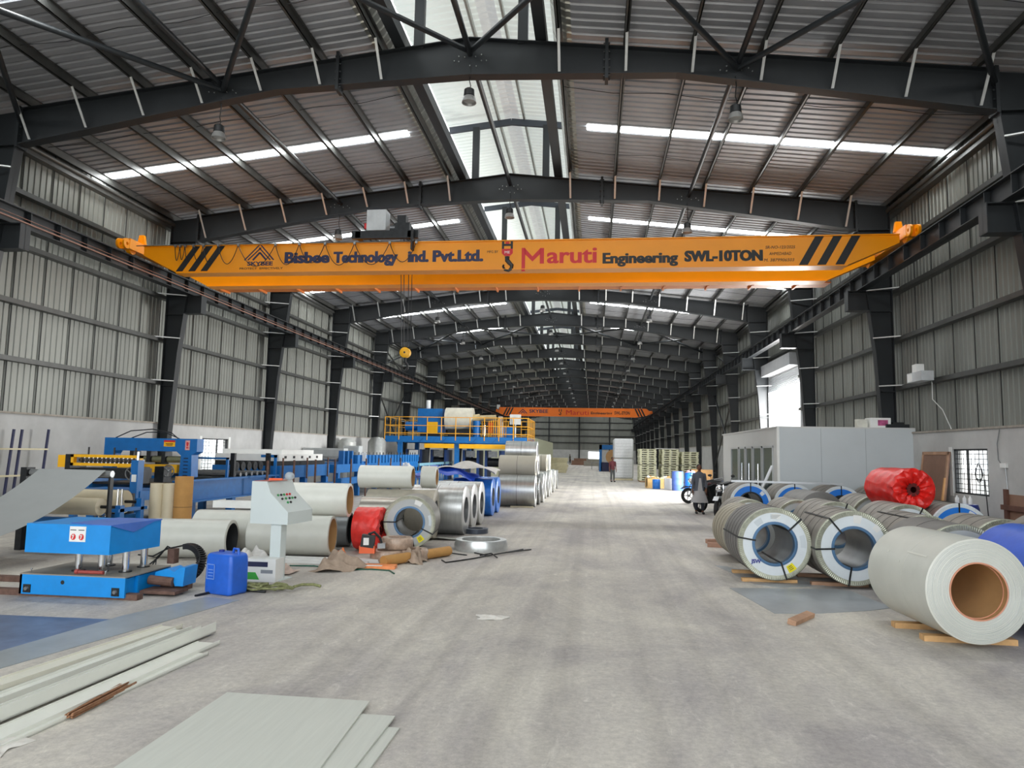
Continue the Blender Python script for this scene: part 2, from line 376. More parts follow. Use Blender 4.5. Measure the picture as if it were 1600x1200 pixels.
tag(MB().add(v, [q for i in range(len(pr)-1) for q in ((3*i, 3*i+3, 3*i+4, 3*i+1), (3*i+1, 3*i+4, 3*i+5, 3*i+2))]).build('ridge_flashing', GLOWCAP), 'shiny metal ridge cap in the middle of the raised ridge', 'flashing')

# translucent strips across each slope, one a bay
for k in range(0, 18):
    y = FY(k)+4.15
    for s, sn in ((-1, 'left'), (1, 'right')):
        v = [(RX+s*2.5, y-.15, roofz(2.5)-.012), (RX+s*2.5, y+.15, roofz(2.5)-.012), (RX+s*11.9, y+.15, roofz(11.9)-.012), (RX+s*11.9, y-.15, roofz(11.9)-.012)]
        tag(MB().add(v, [(0, 1, 2, 3) if s > 0 else (3, 2, 1, 0)]).build('roof_light_strip', TRANS), 'bright translucent roof strip on the %s slope in the %s bay' % (sn, ORD[k]), 'skylight', 'translucent roof strips')

# portal frames
def bot(d):
    d = abs(d)
    return 10.03-.036*d if d <= 4.4 else 9.87-(d-4.4)*.1694
def rafter(s):
    mb = MB(); ds = [0, 4.4, 10.58]; F = .13
    web = [(RX+s*d, 10.87-.113*d) for d in ds]+[(RX+s*d, bot(d)) for d in ds[::-1]]
    mb.prism(web, 'y', -.008, .008)
    for i in range(2):
        a, b = ds[i], ds[i+1]
        mb.bar((RX+s*a, 0, 10.87-.113*a), (RX+s*b, 0, 10.87-.113*b), 2*F, .02)
        if i < 2: mb.bar((RX+s*a, 0, bot(a)), (RX+s*b, 0, bot(b)), 2*F, .02)
    return mb
def splice(d, h0, h1, w_=.15):
    mb = MB().box(RX+d-.035, RX+d+.035, -w_, w_, h0, h1)
    for i in range(5):
        z = h0+(h1-h0)*(i+.5)/5
        for y in (-.09, .09): mb.rod((RX+d-.07, y, z), (RX+d+.07, y, z), .02, 6)
    return mb
def make_frame():
    t = thing('portal_frame', '', 'frame', (0, 0, 0), 0, 'dark steel portal frames')
    bm = MB()
    for x, z in ((-.35, 10.4), (-.25, 10.5), (-.25, 10.38), (-.12, 10.48), (.12, 10.48), (.25, 10.52), (.25, 10.38), (.36, 10.38), (0, 10.28), (.14, 10.26), (0, 10.6)):
        bm.rod((RX+x, -.03, z), (RX+x, -.006, z), .014, 6)
    for dd_ in (-5.65, 5.65):
        for x, z in ((-.35, 9.95), (-.22, 10.03), (-.22, 9.93), (-.05, 10.0), (.08, 9.93), (.22, 9.97), (.3, 9.9)): bm.rod((RX+dd_+x, -.03, z-.02), (RX+dd_+x, -.006, z-.02), .014, 6)
    bm.build('bolt_group', GALV, t)
    for s in (-1, 1):
        rafter(s).build('rafter', STEEL, t)
        mb = MB(); F = .13
        web = [(RX+s*11.55, 0), (RX+s*11.55, 9.56), (RX+s*10.62, 9.66), (RX+s*10.62, 8.8), (RX+s*11.05, 5.0), (RX+s*11.32, 0)]
        mb.prism(web, 'y', -.008, .008)
        mb.box(RX+s*11.55-.01, RX+s*11.55+.01, -F, F, 0, 9.56)
        for a, b in (((10.62, 8.8), (11.05, 5.0)), ((11.05, 5.0), (11.32, 0))): mb.bar((RX+s*a[0], 0, a[1]), (RX+s*b[0], 0, b[1]), 2*F, .02, (0, 1, 0)) if 0 else mb.add([(RX+s*a[0], -F, a[1]), (RX+s*a[0], F, a[1]), (RX+s*b[0], F, b[1]), (RX+s*b[0], -F, b[1]), (RX+s*(a[0]+.02), -F, a[1]), (RX+s*(a[0]+.02), F, a[1]), (RX+s*(b[0]+.02), F, b[1]), (RX+s*(b[0]+.02), -F, b[1])], [(0, 1, 2, 3), (7, 6, 5, 4), (0, 4, 5, 1), (2, 6, 7, 3), (0, 3, 7, 4), (1, 5, 6, 2)])
        for z in (8.8, 6.94, 6.3, 3.9): mb.box(*sorted((RX+s*11.54, RX+s*(10.66+(8.8-z)*.105))), -F, F, z-.01, z+.01)
        mb.build('column', STEEL, t)
        splice(s*10.6, 8.75, 9.72).build('splice_plate', STEEL, t); splice(s*2.95, 9.8, 10.68).build('splice_plate', STEEL, t)
        mb = MB(); xi = RX+s*10.28; xo = RX+s*10.95; a, b = min(xi, xo), max(xi, xo)
        mb.box(a, b, -.01, .01, 6.34, 6.93).box(a, b, -.15, .15, 6.91, 6.93).box(a, b, -.15, .15, 6.33, 6.35).box(*sorted((xi, xi+s*.02)), -.15, .15, 6.34, 6.92)
        mb.build('crane_bracket', STEEL, t)
        for d in (1.95, 3.35, 4.72, 6.1, 7.5, 8.9, 10.3):
            MB().bar((RX+s*d, -.62, roofz(d)-.2), (RX+s*(d-.0), -.1, bot(d)+.05), .055, .014).build('flange_brace', GALVB, t)
        for z in (4.0, 5.43, 6.87, 8.2):
            di = 10.62+(8.8-z)*.105 if z > 5 else 11.05+(5-z)*.054
            MB().bar((RX+s*11.62, -.55, z+.06), (RX+s*di, -.12, z+.06), .07, .03).build('girt_brace', GALVB, t)
        MB().box(RX+s*1.15-.11, RX+s*1.15+.11, -.07, .07, 10.72, 12.5).build('ridge_post', STEEL, t)
        mb = MB().bar((RX, 0, 12.66), (RX+s*2.05, 0, 12.43), .1, .2); mb.build('ridge_rafter', M('ridge_rafter_paint', '3a4048', .5), t)
    return t
fr = make_frame()
frames = []
for k in range(K0, K1+1):
    o = fr if k == K0 else dup(fr, (0, FY(k), 0), 0, '')
    o.location = (0, FY(k)-(.2 if k == K1 else 0), 0)
    o['label'] = ('dark steel portal frame over the camera, first of the hall' if k == 0 else 'dark steel portal frame with bolted rafters and tapered columns, %s from the camera' % ORD[k])
# sag rods
for k in range(0, 8):
    for s, sn in ((-1, 'left'), (1, 'right')):
        for j, fy in enumerate((.25, .72)):
            y = FY(k)+7.5*fy; d = [1.95+i*(9.6/8) for i in range(9)]
            mb = MB()
            for i in range(8): mb.rod((RX+s*d[i], y+(.15 if i % 2 else 0), roofz(d[i])-.12), (RX+s*d[i+1], y+(.0 if i % 2 else .15), roofz(d[i+1])-.12), .008, 5)
            tag(mb.build('sag_rod', BLACK), 'thin dark sag rod across the %s purlins, %s line of the %s bay' % (sn, ('near', 'far')[j], ORD[k]), 'rod', 'sag rods between purlins')
# X bracing
def brace(k, da, db, lab):
    za, zb = roofz(da)-.5, roofz(db)-.5
    y0, y1 = FY(k)+.05, FY(k+1)-.05
    tag(MB().rod((RX+da, y0, za), (RX+db, y1, zb), .06, 10).build('roof_brace', STEEL, smooth=True), lab, 'brace', 'round roof bracing pipes')
nodes = (-10.6, -5.65, 0, 5.65, 10.6); nn = ('outer left', 'inner left', 'inner right', 'outer right')
for k, kn in ((0, 'nearest'), (5, 'farther'), (11, 'farthest')):
    for i in range(4):
        brace(k, nodes[i], nodes[i+1], 'dark round bracing pipe running away rightwards, %s panel of the %s braced bay' % (nn[i], kn))
        brace(k, nodes[i+1], nodes[i], 'dark round bracing pipe running away leftwards, %s panel of the %s braced bay' % (nn[i], kn))
for k in (5,):
    for s, sn in ((-1, 'left'), (1, 'right')):
        for j, (za, zb) in enumerate(((1.2, 6.2), (6.2, 1.2), (7.3, 9.2), (9.2, 7.3))):
            tag(MB().rod((RX+s*11.4, FY(k)+.1, za), (RX+s*11.4, FY(k+1)-.1, zb), .055, 8).build('wall_brace', STEEL2 if j % 2 else STEEL, smooth=True), '%s wall bracing pipe %s, %s the crane beam' % (sn, ('rising away', 'falling away')[j % 2], ('below', 'above')[j//2]), 'brace', 'wall bracing pipes')
# pendant high bay lamps
def make_lamp():
    t = thing('high_bay_lamp', '', 'lamp', (0, 0, 0), 0, 'high bay lamps under the roof frames')
    MB().tube([(0, 0, .3), (.03, 0, .38), (0, 0, .5), (.02, 0, .75), (0, 0, .95)], .011, 5).build('cord', BLACK, t)
    MB().lathe([(.32, 0), (.32, .07), (.29, .11), (.15, .12), (.13, .1)], 'z', n=24).build('housing', BLACK, t, True)
    MB().lathe([(.15, .1), (.12, .13), (.0, .16), (0, .15), (.13, .1)], 'z', n=24).build('reflector', M('lamp_reflector', '8e8e8c', .3, .2, 0), t, True)
    MB().lathe([(.06, 0), (.06, .1), (.05, .13)], 'z', n=20).build('lens', M('lamp_lens', 'a9a9a6', .3, 0, 0), t, True)
    return t
lp = make_lamp()
for k in range(0, 18):
    for j, (d, pn) in enumerate(((-5.7, 'left'), (0, 'middle'), (5.6, 'right'))):
        lab = 'black high bay lamp hanging under the %s portal frame, %s of three' % (ORD[k], pn)
        z = bot(d)-(.83 if d else .6)
        o = lp if (k == 0 and j == 0) else dup(lp, (0, 0, 0), 0, lab)
        o['label'] = lab; o.location = (RX+d, FY(k)-.02, z)

# crane runways
for s, sn in ((-1, 'left'), (1, 'right')):
    t = thing('crane_runway_beam', 'dark crane runway beam with rail along the %s columns' % sn, 'beam', (RX+s*10.68, 0, 6.93))
    mb = MB(); ya = YA0+1
    mb.box(-.008, .008, ya, YE-.4, 0, .43).box(-.14, .14, ya, YE-.4, 0, .018).box(-.14, .14, ya, YE-.4, .42, .44); y = FY(0)-3.3
    while y < YE-1: mb.box(-.12, .12, y-.01, y+.01, 0, .43); y += .9375
    mb.build('beam', STEEL, t); MB().box(-.03, .03, ya, YE-.4, .44, .5).build('rail', M('rail_steel', '4b4745', .4, .7), t)
    if s < 0: MB().box(.15, .19, ya, YE-.4, .1, .13).box(.15, .18, ya, YE-.4, .2, .21).build('conductor_bar', M('conductor_rust', '8f6a5a', .6, .2, .2), t)

# ------------------------------------------------------------------ the near crane
def stripes(xa, xb, z0, z1, w_, y, parent):
    w_ *= 1.3; MB().add([(xa, y-.006, z1), (xa+w_, y-.006, z1), (xb+w_, y-.006, z0), (xb, y-.006, z0)], [(0, 3, 2, 1)]).build('warning_stripe', BLACK, parent)
cr = thing('overhead_crane', 'large orange double girder overhead crane painted with firm names and SWL-10TON', 'crane', (0, 0, 0))
GY, zt, zb = 18.5, 7.68, 6.84
def girder(y0, y1, x0=-12.95, x1=7.75):
    mb = MB().prism([(x0, zt-.05), (x0, zt-.3), (x0+1.05, zb+.02), (x1-1.3, zb+.02), (x1, zt-.25), (x1, zt-.05)], 'y', y0, y1)
    mb.box(x0, x1, y0-.04, y1+.04, zt-.05, zt-.02)
    mb.box(x0+1.05, x1-1.3, y0-.04, y1+.04, zb, zb+.02); return mb
girder(GY, GY+.36).build('girder', ORANGE, cr); girder(20.1, 20.46).build('girder', ORANGE, cr)
mb = MB().box(-12, 6.7, 20.5, 21.1, zb+.05, zb+.08)
x = -11.7
while x < 6.6: mb.bar((x, 20.5, zb+.02), (x, 21.1, zb+.02), .05, .06); x += 1.25
mb.build('walkway', M('walkway_orange', 'd9760a', .5), cr)
for s, x in ((-1, RX-10.68), (1, RX+10.68)):
    mb = MB().box(x-.14, x+.14, 18.3, 21.3, 7.54, 7.84); mb.lathe([(-.03, .15), (.03, .15), (.03, .05), (-.03, .05)], 'x', (x+.1, 18.2, 7.66), 18, True).lathe([(-.03, .15), (.03, .15), (.03, .05), (-.03, .05)], 'x', (x-.1, 18.2, 7.66), 18, True)
    for yy in (18.55, 21.0): mb.lathe([(-.06, .0), (-.06, .15), (.06, .15), (.06, 0)], 'x', (x, yy, 7.58), 16)
    mb.build('end_carriage', ORANGE, cr)
    MB().prism([(x-.12-.05*s, 7.84), (x+.12-.05*s, 7.84), (x+.07-.05*s, 8.12), (x-.07-.05*s, 8.12)], 'y', 18.9, 19.0).build('buffer_stop', ORANGE, cr)
for a in (-11.43, -11.05, -10.68): stripes(a, a-.5, zb+.06, zt-.05, .16, GY, cr)
for a in (5.68, 6.13, 6.58): stripes(a, a-.42, zb+.04, zt-.05, .17, GY, cr)
# lettering on the girder face
mb = MB(); f_ = GY-.006
def ln(mb, a, b, t_): mb.bar((a[0], f_, a[1]), (b[0], f_, b[1]), t_, .006, (0, 1, 0))
for off in (0, .1): ln(mb, (-9.87+off, 7.2), (-9.42+off*.3, 7.66-off), .035); ln(mb, (-9.0-off, 7.2), (-9.42-off*.3, 7.66-off), .035)
ln(mb, (-9.62, 7.2), (-9.42, 7.42), .05); ln(mb, (-9.22, 7.2), (-9.42, 7.42), .05)
mb.build('logo', NAVY, cr)
TX = lambda *a, **k: text_mesh(*a, **k)
TX('SKYBEE', -9.78, -9.02, 7.04, 7.16, GY, NAVY, cr, bold=.035)
TX('PROTECT  EFFECTIVELY', -10.0, -8.72, 6.93, 6.99, GY, BLACK, cr, bold=.01)
TX('Bisbee', -8.68, -7.38, 7.09, 7.42, GY, NAVY, cr, bold=.035); TX('Bisbee', -8.655, -7.355, 7.09, 7.42, GY-.003, NAVY, cr, bold=.035)
TX('Technology', -7.25, -5.42, 6.99, 7.41, GY, NAVY, cr, bold=.035); TX('Technology', -7.225, -5.395, 6.99, 7.41, GY-.003, NAVY, cr, bold=.035)
TX('ind.', -5.12, -4.55, 7.08, 7.41, GY, NAVY, cr, bold=.035); TX('ind.', -5.095, -4.525, 7.08, 7.41, GY-.003, NAVY, cr, bold=.035); TX('Pvt.Ltd.', -4.42, -3.03, 7.08, 7.41, GY, NAVY, cr, bold=.035); TX('Pvt.Ltd.', -4.395, -3.005, 7.08, 7.41, GY-.003, NAVY, cr, bold=.035)
TX('MFG BY', -2.9, -2.6, 7.31, 7.38, GY, BLACK, cr, bold=0)
TX('aruti', -1.27, .05, 7.0, 7.42, GY, RED, cr, bold=.015); TX('aruti', -1.25, .07, 7.0, 7.42, GY-.003, RED, cr, bold=.015)
MB().box(-1.46, -1.35, f_-.003, f_+.003, 7.0, 7.43).prism([(-1.87, 7.43), (-1.87, 7.27), (-1.66, 7.06), (-1.45, 7.27), (-1.45, 7.43), (-1.66, 7.2)], 'y', f_-.003, f_+.003).build('lettering', RED, cr)
MB().box(-1.955, -1.86, f_-.003, f_+.003, 6.79, 7.44).build('lettering', RED, cr)
TX('Engineering', .22, 2.18, 6.89, 7.27, GY, BLACK, cr, bold=.03); TX('SWL-10TON', 2.36, 4.34, 7.0, 7.3, GY, BLACK, cr, bold=.04); TX('SWL-10TON', 2.385, 4.365, 7.0, 7.3, GY-.003, BLACK, cr, bold=.04); TX('Engineering', .24, 2.2, 6.89, 7.27, GY-.003, BLACK, cr, bold=.03)
TX('SR-NO-123/2025', 4.43, 5.18, 7.32, 7.4, GY, BLACK, cr, bold=.005, shear=.2); TX('AHMEDABAD', 4.52, 5.08, 7.15, 7.23, GY, BLACK, cr, bold=0, shear=.2)
TX('M. 3879906503', 4.39, 5.15, 6.98, 7.06, GY, BLACK, cr, bold=0, shear=.2)
mb = MB().box(-2.5, -2.44, f_-.003, f_+.003, 7.42, 7.66).box(-2.26, -2.2, f_-.003, f_+.003, 7.42, 7.66).box(-2.44, -2.26, f_-.003, f_+.003, 7.5, 7.56)
pts = [(-2.35+.0, 7.2), (-2.35, 7.1), (-2.29, 7.03), (-2.22, 6.96), (-2.23, 6.87), (-2.31, 6.82), (-2.41, 6.84), (-2.46, 6.93), (-2.44, 6.98)]
mb.build('emblem_bars', BLACK, cr); MB().tube([(a, f_, b) for a, b in pts], lambda t: .058*(1-.75*t)+.012, 6).build('hook_emblem', BLACK, cr)
MB().prism([(-2.5, 7.42), (-2.5, 7.3), (-2.42, 7.22), (-2.28, 7.22), (-2.2, 7.3), (-2.2, 7.42)], 'y', f_-.003, f_+.003).box(-2.4, -2.3, f_-.004, f_+.002, 7.56, 7.62).build('emblem_block', RED, cr)
TX('ME', -2.42, -2.28, 7.29, 7.36, GY-.006, WHITE, cr, bold=0)
# festoon cable on its wire
mb = MB(); mb.rod((-13.1, 18.36, 7.63), (-4.8, 18.36, 7.63), .012, 6)
pulls = [-11.9, -11.75, -11.6, -11.35, -11.05, -10.6, -10.0, -8.9, -8.2, -7.45, -6.6, -5.6, -4.85]
for a, b in zip(pulls[:-1], pulls[1:]):
    sag = min(.62, .35+.25*(b-a)+random.uniform(0, .12))
    mb.tube([(a+(b-a)*i/12, 18.34, 7.6-sag*(1-(2*i/12-1)**2)) for i in range(13)], .011, 5)
mb.build('festoon_cable', BLACK, cr)
mb = MB()
for a in pulls: mb.box(a-.03, a+.03, 18.33, 18.39, 7.57, 7.64)
mb.build('cable_trolley', GREYM, cr)
# trolley and hook
tr = thing('hoist_trolley', 'dark hoist trolley with light grey cabinet riding on top of the orange crane', 'hoist', (-5.75, 18.3, 7.7))
MB().box(-1.0, .9, .2, .32, .08, .3).box(-1.0, .9, 1.6, 1.72, .08, .3).box(-.9, -.75, .2, 1.7, .1, .28).box(.6, .75, .2, 1.7, .1, .28).build('frame', DARKM, tr)
MB().lathe([(-.5, 0), (-.5, .2), (.5, .2), (.5, 0)], 'x', (0, 1.0, .5), 20).build('rope_drum', DARKM, tr, True)
MB().box(.2, .62, .3, .7, .3, .55).box(.25, .5, .35, .6, .55, .78).build('motor', DARKM, tr)
MB().box(-.6, -.05, .25, .65, .33, .92).build('cabinet', M('cabinet_grey', 'c9cdcf', .5), tr)
MB().box(-.68, -.6, .3, .4, .4, .55).build('warning_lamp', RED, tr); MB().box(.75, .8, .0, .2, -.3, .3).build('cable_arm', BLACK, tr)
mb = MB()
for a in (-.12, -.05, .06, .14): mb.rod((.35+a*1.4, 1.0, .4), (.35+a, 1.3, -2.8), .012, 5)
mb.build('rope', BLACK, tr)
mb = MB().lathe([(-.1, 0), (-.1, .12), (-.08, .15), (.08, .15), (.1, .12), (.1, 0)], 'y', (.35, 1.3, -2.98), 20); bk = mb.build('hook_block', YELLOW, tr, True)
MB().lathe([(-.105, .0), (-.105, .03), (.105, .03), (.105, 0)], 'y', (.35, 1.3, -2.98), 10).build('sheave_pin', BLACK, bk)
hp = [(.35, 1.3, -3.08), (.35, 1.3, -3.25), (.42, 1.3, -3.33), (.43, 1.3, -3.44), (.35, 1.3, -3.52), (.26, 1.3, -3.47), (.24, 1.3, -3.4)]
MB().tube(hp, lambda t: .05*(1-.6*t), 8).build('hook', BLACK, tr, True)

# ------------------------------------------------------------------ the far crane
fc = thing('overhead_crane', 'small looking orange overhead crane far down the hall reading SWL-5TON', 'crane', (0, 97, 0))
MB().prism([(-13.1, 8.15), (-12.9, 7.25), (-12.2, 6.95), (5.9, 6.95), (7.3, 7.2), (7.9, 7.6), (7.2, 8.15)], 'y', 0, .5).build('girder', ORANGE2, fc)
MB().box(-13.6, -13.2, 0, 3, 7.45, 7.85).build('end_carriage', ORANGE2, fc); MB().box(7.75, 8.15, 0, 3, 7.45, 7.85).build('end_carriage', ORANGE2, fc)
MB().box(-13.35, -12.95, 0, .4, 7.95, 8.5).build('cabinet', WHITE, fc)
for a in (-12.0, -11.6, -11.2, 5.6, 6.0, 6.4):
    s = 1 if a < 0 else -1; MB().add([(a, -.02, 8.1), (a+.22, -.02, 8.1), (a+.22-s*.5, -.02, 7.05), (a-s*.5, -.02, 7.05)], [(0, 3, 2, 1)]).build('warning_stripe', BLACK, fc)
mb = MB(); mb.bar((-10.3, -.02, 7.3), (-9.7, -.02, 7.9), .1, .02, (0, 1, 0)); mb.bar((-9.1, -.02, 7.3), (-9.7, -.02, 7.9), .1, .02, (0, 1, 0)); mb.bar((-9.95, -.02, 7.3), (-9.7, -.02, 7.6), .1, .02, (0, 1, 0)); mb.bar((-9.45, -.02, 7.3), (-9.7, -.02, 7.6), .1, .02, (0, 1, 0)); mb.build('logo', NAVY, fc)
for tx, x0, x1, z0, z1, mt in (('SKYBEE', -8.8, -6.2, 7.4, 7.9, NAVY), ('Maruti', -3.7, -.6, 7.2, 7.85, RED), ('Engineering', -.3, 2.6, 7.2, 7.65, BLACK), ('SWL-5TON', 2.9, 5.0, 7.3, 7.75, BLACK)):
    text_mesh(tx, x0, x1, z0, z1, -.01, mt, fc, bold=0 if tx == 'Maruti' else .02)
MB().box(-4.7, -4.6, -.03, 0, 7.6, 7.95).box(-4.4, -4.3, -.03, 0, 7.6, 7.95).tube([(-4.5, -.02, 7.55), (-4.4, -.02, 7.3), (-4.5, -.02, 7.15), (-4.7, -.02, 7.3)], .06, 6).build('hook_emblem', BLACK, fc)

# ================================================================== objects on the floor
# ------------------------------------------------------------------ steel coils
def Rz(a): return Matrix.Rotation(a, 3, 'Z')
def coil(name, label, x, y, R, r, L, yaw=0, z=.06, body=WRAPG, face='paper', bands=0, core=None, stickers=(), xax=False, group=None, straps=(), end2=True, cat='coil', bstrap=0, nseg=48):
    """axis along local +Y starting at y=0 (front face); z is the bottom"""
    t = thing(name, label, cat, (x, y, z), yaw+(PI/2 if xax else 0), group)
    o = (0, 0, R)
    MB().lathe([(0.004, r), (.004, R-.012), (.012, R), (L-.012, R), (L-.004, R-.012), (L-.004, r)], 'y', o, nseg).build('coil_body', body, t, True)
    MB().lathe([(0.006, r), (L-.006, r)], 'y', o, nseg).build('bore', core or BORE, t, True)
    if face in ('paper', 'blue', 'grey'):
        ring = MB(); n = 240; v = []; ri = R*.87
        for i in range(n):
            a = 2*PI*i/n; w_ = .006 if i % 2 else 0
            for rr, yy in ((ri, -.006), (R*.985, -.008-w_), (R+.004, .0), (R+.004, .035)): v.append((rr*math.cos(a), yy, R+rr*math.sin(a)))
        f = [(4*i+j, 4*((i+1) % n)+j, 4*((i+1) % n)+j+1, 4*i+j+1) for i in range(n) for j in range(3)]
        ring.add(v, f).build('edge_ring', PAPER if face == 'blue' else CRIMP, t)
        MB().lathe([(-.005, r*1.1), (-.005, R*.875)], 'y', o, nseg).build('end_disc', {'paper': PAPER, 'blue': BPAPER, 'grey': M('grey_end_paper', 'b4b8b8', .5, 0, .06)}[face], t, True)
        MB().lathe([(.1, r*.985), (-.012, r*.985), (-.014, r*1.02), (-.008, r*1.13)], 'y', o, nseg).build('core_ring', CBLUE if face != 'blue' else DARKM, t, True)
    for j in range(bands):
        yy = L*(j+1)/(bands+1)
        MB().lathe([(yy-.005, R+.001), (yy-.005, R+.003), (yy+.005, R+.003), (yy+.005, R+.001)], 'y', o, nseg).build('steel_band', RUBBER, t, True)
    for a in straps:
        ca, sa = math.cos(a), math.sin(a); mb = MB(); tv = (-sa, 0, ca)
        def q(rr, yy): return (rr*ca, yy, R+rr*sa)
        mb.bar(q(r*.97, -.02), q(R+.008, -.02), .025, .006, (0, 1, 0))
        mb.bar(q(R+.009, -.02), q(R+.009, L+.02), .025, .006, (ca, 0, sa))
        mb.bar(q(r*.965, -.02), q(r*.965, L+.02), .025, .006, (ca, 0, sa))
        mb.build('strap', BLACK, t)
    for (a, rr, wa, hh, mt) in stickers:
        mb = MB(); n = 4; v = []
        for i in range(n+1):
            aa = a-wa/2+wa*i/n
            for q_ in (rr-hh/2, rr+hh/2): v.append((q_*math.cos(aa), -.012, R+q_*math.sin(aa)))
        mb.add(v, [(2*i, 2*i+1, 2*i+3, 2*i+2) for i in range(n)]).build('label_sticker', mt, t)
        if mt is LABELY:
            mm = MB()
            for j in range(3):
                q_ = rr-hh*.25+hh*.22*j; mm.bar((q_*math.cos(a-wa*.3), -.014, R+q_*math.sin(a-wa*.3)), (q_*math.cos(a+wa*.25), -.014, R+q_*math.sin(a+wa*.25)), .008, .003, (0, 1, 0))
            mm.build('sticker_print', BLACK, t)
    return t
def sleepers(x, y, R, L, lab, mat=WOOD, n=2, yaw=0, h=.05):
    for i in range(n):
        yy = y+.22+(L-.45)*i/max(1, n-1)
        tag(MB().box(-R*.82, R*.82, -.05, .05, 0, h).build('timber_sleeper', mat), lab % ('front', 'rear', 'middle')[i], 'timber', 'timber sleepers under the coils', (x, yy, 0), yaw)
print_line = M('printed_ink', '6c7478', .5, 0, 0)
g = 'wrapped steel coils on the right side'
a_ = coil('steel_coil', 'strapped steel coil with white end paper, blue JSW mark and yellow sticker', 2.78, 11.33, .545, .3, 1.2, 0, .05, WRAPD, 'paper', 5, None,
     [(-.98, .42, .28, .11, LABELY), (1.52, .42, .3, .08, WHITE), (2.2, .4, .3, .09, M('faint_print', 'ccd4d8', .5, 0, 0)), (.12, .42, .45, .08, M('faint_print2', 'd2dadf', .5, 0, 0))], straps=(.78, 2.98, -1.27), group=g)
text_mesh('JSW', -.36, -.21, .23, .31, -.014, M('jsw_ink', '2a2f8f', .5, 0, 0), a_, 'logo', .03)
mb = MB()
for q in range(4): mb.box(-.06+.0*q, .09-.02*q, -.014, -.012, .98-.016*q, .985-.016*q)
mb.build('sticker_print', print_line, a_)
coil('steel_coil', 'strapped coil with pale end paper, between the JSW coil and the bare pale coil', 3.86, 11.1, .545, .29, 1.2, 0, .05, WRAPG, 'paper', 3, None,
     [(1.45, .43, .26, .12, WHITE), (.75, .44, .22, .09, WHITE)], straps=(2.25, 3.0+PI-2.95, -1.75), group=g)
sleepers(2.72, 11.25, .5, 1.2, 'new timber sleeper under the %s of the JSW coil'); sleepers(3.72, 11.15, .5, 1.2, 'new timber sleeper under the %s of the strapped coil beside the JSW one', WOOD2)
# big bare pale coil nearest the camera
t = coil('bare_coil', 'large bare pale grey coil with cardboard core, nearest of all', 3.93, 7.84, .53, .285, 1.3, math.radians(4), .06, PALE, None, 0, CARD, group=g, nseg=72)
v = []
for k_ in range(22):
    rr = .3+.01*k_+random.uniform(-.002, .002); MB().lathe([(.0005, rr), (-.0015, rr+.001), (.0005, rr+.002)], 'y', (0, 0, .53), 72) if 0 else None
mb = MB()
for k_ in range(16):
    rr = .305+.0135*k_; mb.lathe([(.003, rr), (.0005, rr+.002), (.003, rr+.004)], 'y', (random.uniform(-.004, .004), 0, .53+random.uniform(-.004, .004)), 72)
mb.build('winding_edges', M('winding_edge', 'c2c8c6', .4, .1, .05), t, True)
MB().lathe([(-.004, .28), (-.004, .295), (.06, .29), (.06, .275)], 'y', (0, 0, .53), 64).build('core_edge', M('core_edge', 'c98d72', .8, 0, .05), t, True)
mb = MB()
for (a, y0, y1) in ((2.5, .15, .55), (2.75, .6, .62), (2.6, .9, .93)):
    mb.bar((.533*math.cos(a), y0, .53+.533*math.sin(a)), (.533*math.cos(a), y1, .53+.533*math.sin(a)), .02, .002, (math.cos(a), 0, math.sin(a)))
mb.lathe([(.5, .5315), (.502, .5325), (.51, .5325), (.512, .5315)], 'y', (0, 0, .53), 60)
mb.build('seam_tape', M('seam_tape', 'd9dad0', .3, 0, 0), t)
for yy, xx, w_, lab in ((8.2, 3.98, .92, 'fresh timber sleeper under the front end of the large bare pale coil'), (8.75, 3.85, .8, 'fresh timber sleeper under the rear end of the large bare pale coil')):
    tag(MB().box(-w_/2, w_/2, -.06, .06, 0, .06).build('timber_sleeper', WOOD), lab, 'timber', 'timber sleepers under the coils', (xx, yy, 0), -.02)
coil('wrapped_coil', 'large coil in shiny blue wrapping at the right edge behind the bare coil', 5.12, 7.95, .56, .28, 1.3, math.radians(3), .06, M('blue_wrapping', '2f62cf', .35, 0, .1, 3, .3), None, 0, CARD, group=g)
coil('steel_coil', 'grey coil with crimped silver rim directly behind the bare pale coil', 4.72, 9.75, .545, .3, 1.2, 0, .01, WRAPD, 'grey', 1, group=g)
coil('steel_coil', 'brown wrapped coil at the right edge behind the blue wrapped one', 6.1, 9.75, .54, .3, 1.2, 0, .01, WRAPG, 'paper', 3, group=g)
coil('steel_coil', 'strapped coil beside and right of the pale papered coil, its front hidden', 4.97, 11.3, .54, .3, 1.2, 0, .01, WRAPG, 'grey', 3, straps=(2.0,), group=g)
coil('steel_coil', 'silver rimmed coil behind the brown coil at the right edge', 6.05, 11.25, .53, .3, 1.2, 0, .01, WRAPG, 'paper', 3, straps=(1.0,), group=g)
coil('steel_coil', 'brown coil at the far right edge in front of the dark cupboard', 7.2, 11.3, .54, .3, 1.2, 0, .01, WRAPG, 'paper', 3, group=g)
coil('steel_coil', 'aged tan coil left of and behind the JSW coil, beside the aisle', 2.87, 13.3, .5, .28, 1.25, 0, .01, M('aged_tan_wrapping', 'a39b87', .5, .1, .12, 4), 'grey', 4, group=g)
coil('steel_coil', 'coil with silver rim standing behind the pale papered coil', 4.62, 14.15, .53, .3, 1.2, 0, .03, WRAPG, 'grey', 3, straps=(1.2,), group=g)
coil('steel_coil', 'coil with thin silver rim and one strap below the red roll', 5.72, 13.7, .54, .3, 1.2, 0, .02, WRAPG, 'paper', 3, straps=(1.1,), group=g)
coil('steel_coil', 'coil with bright blue end paper right of the red roll', 6.95, 14.45, .545, .3, 1.2, 0, .01, WRAPG, 'blue', 4, None, [(1.0, .4, .3, .12, PAPER)], straps=(1.57,), group=g)
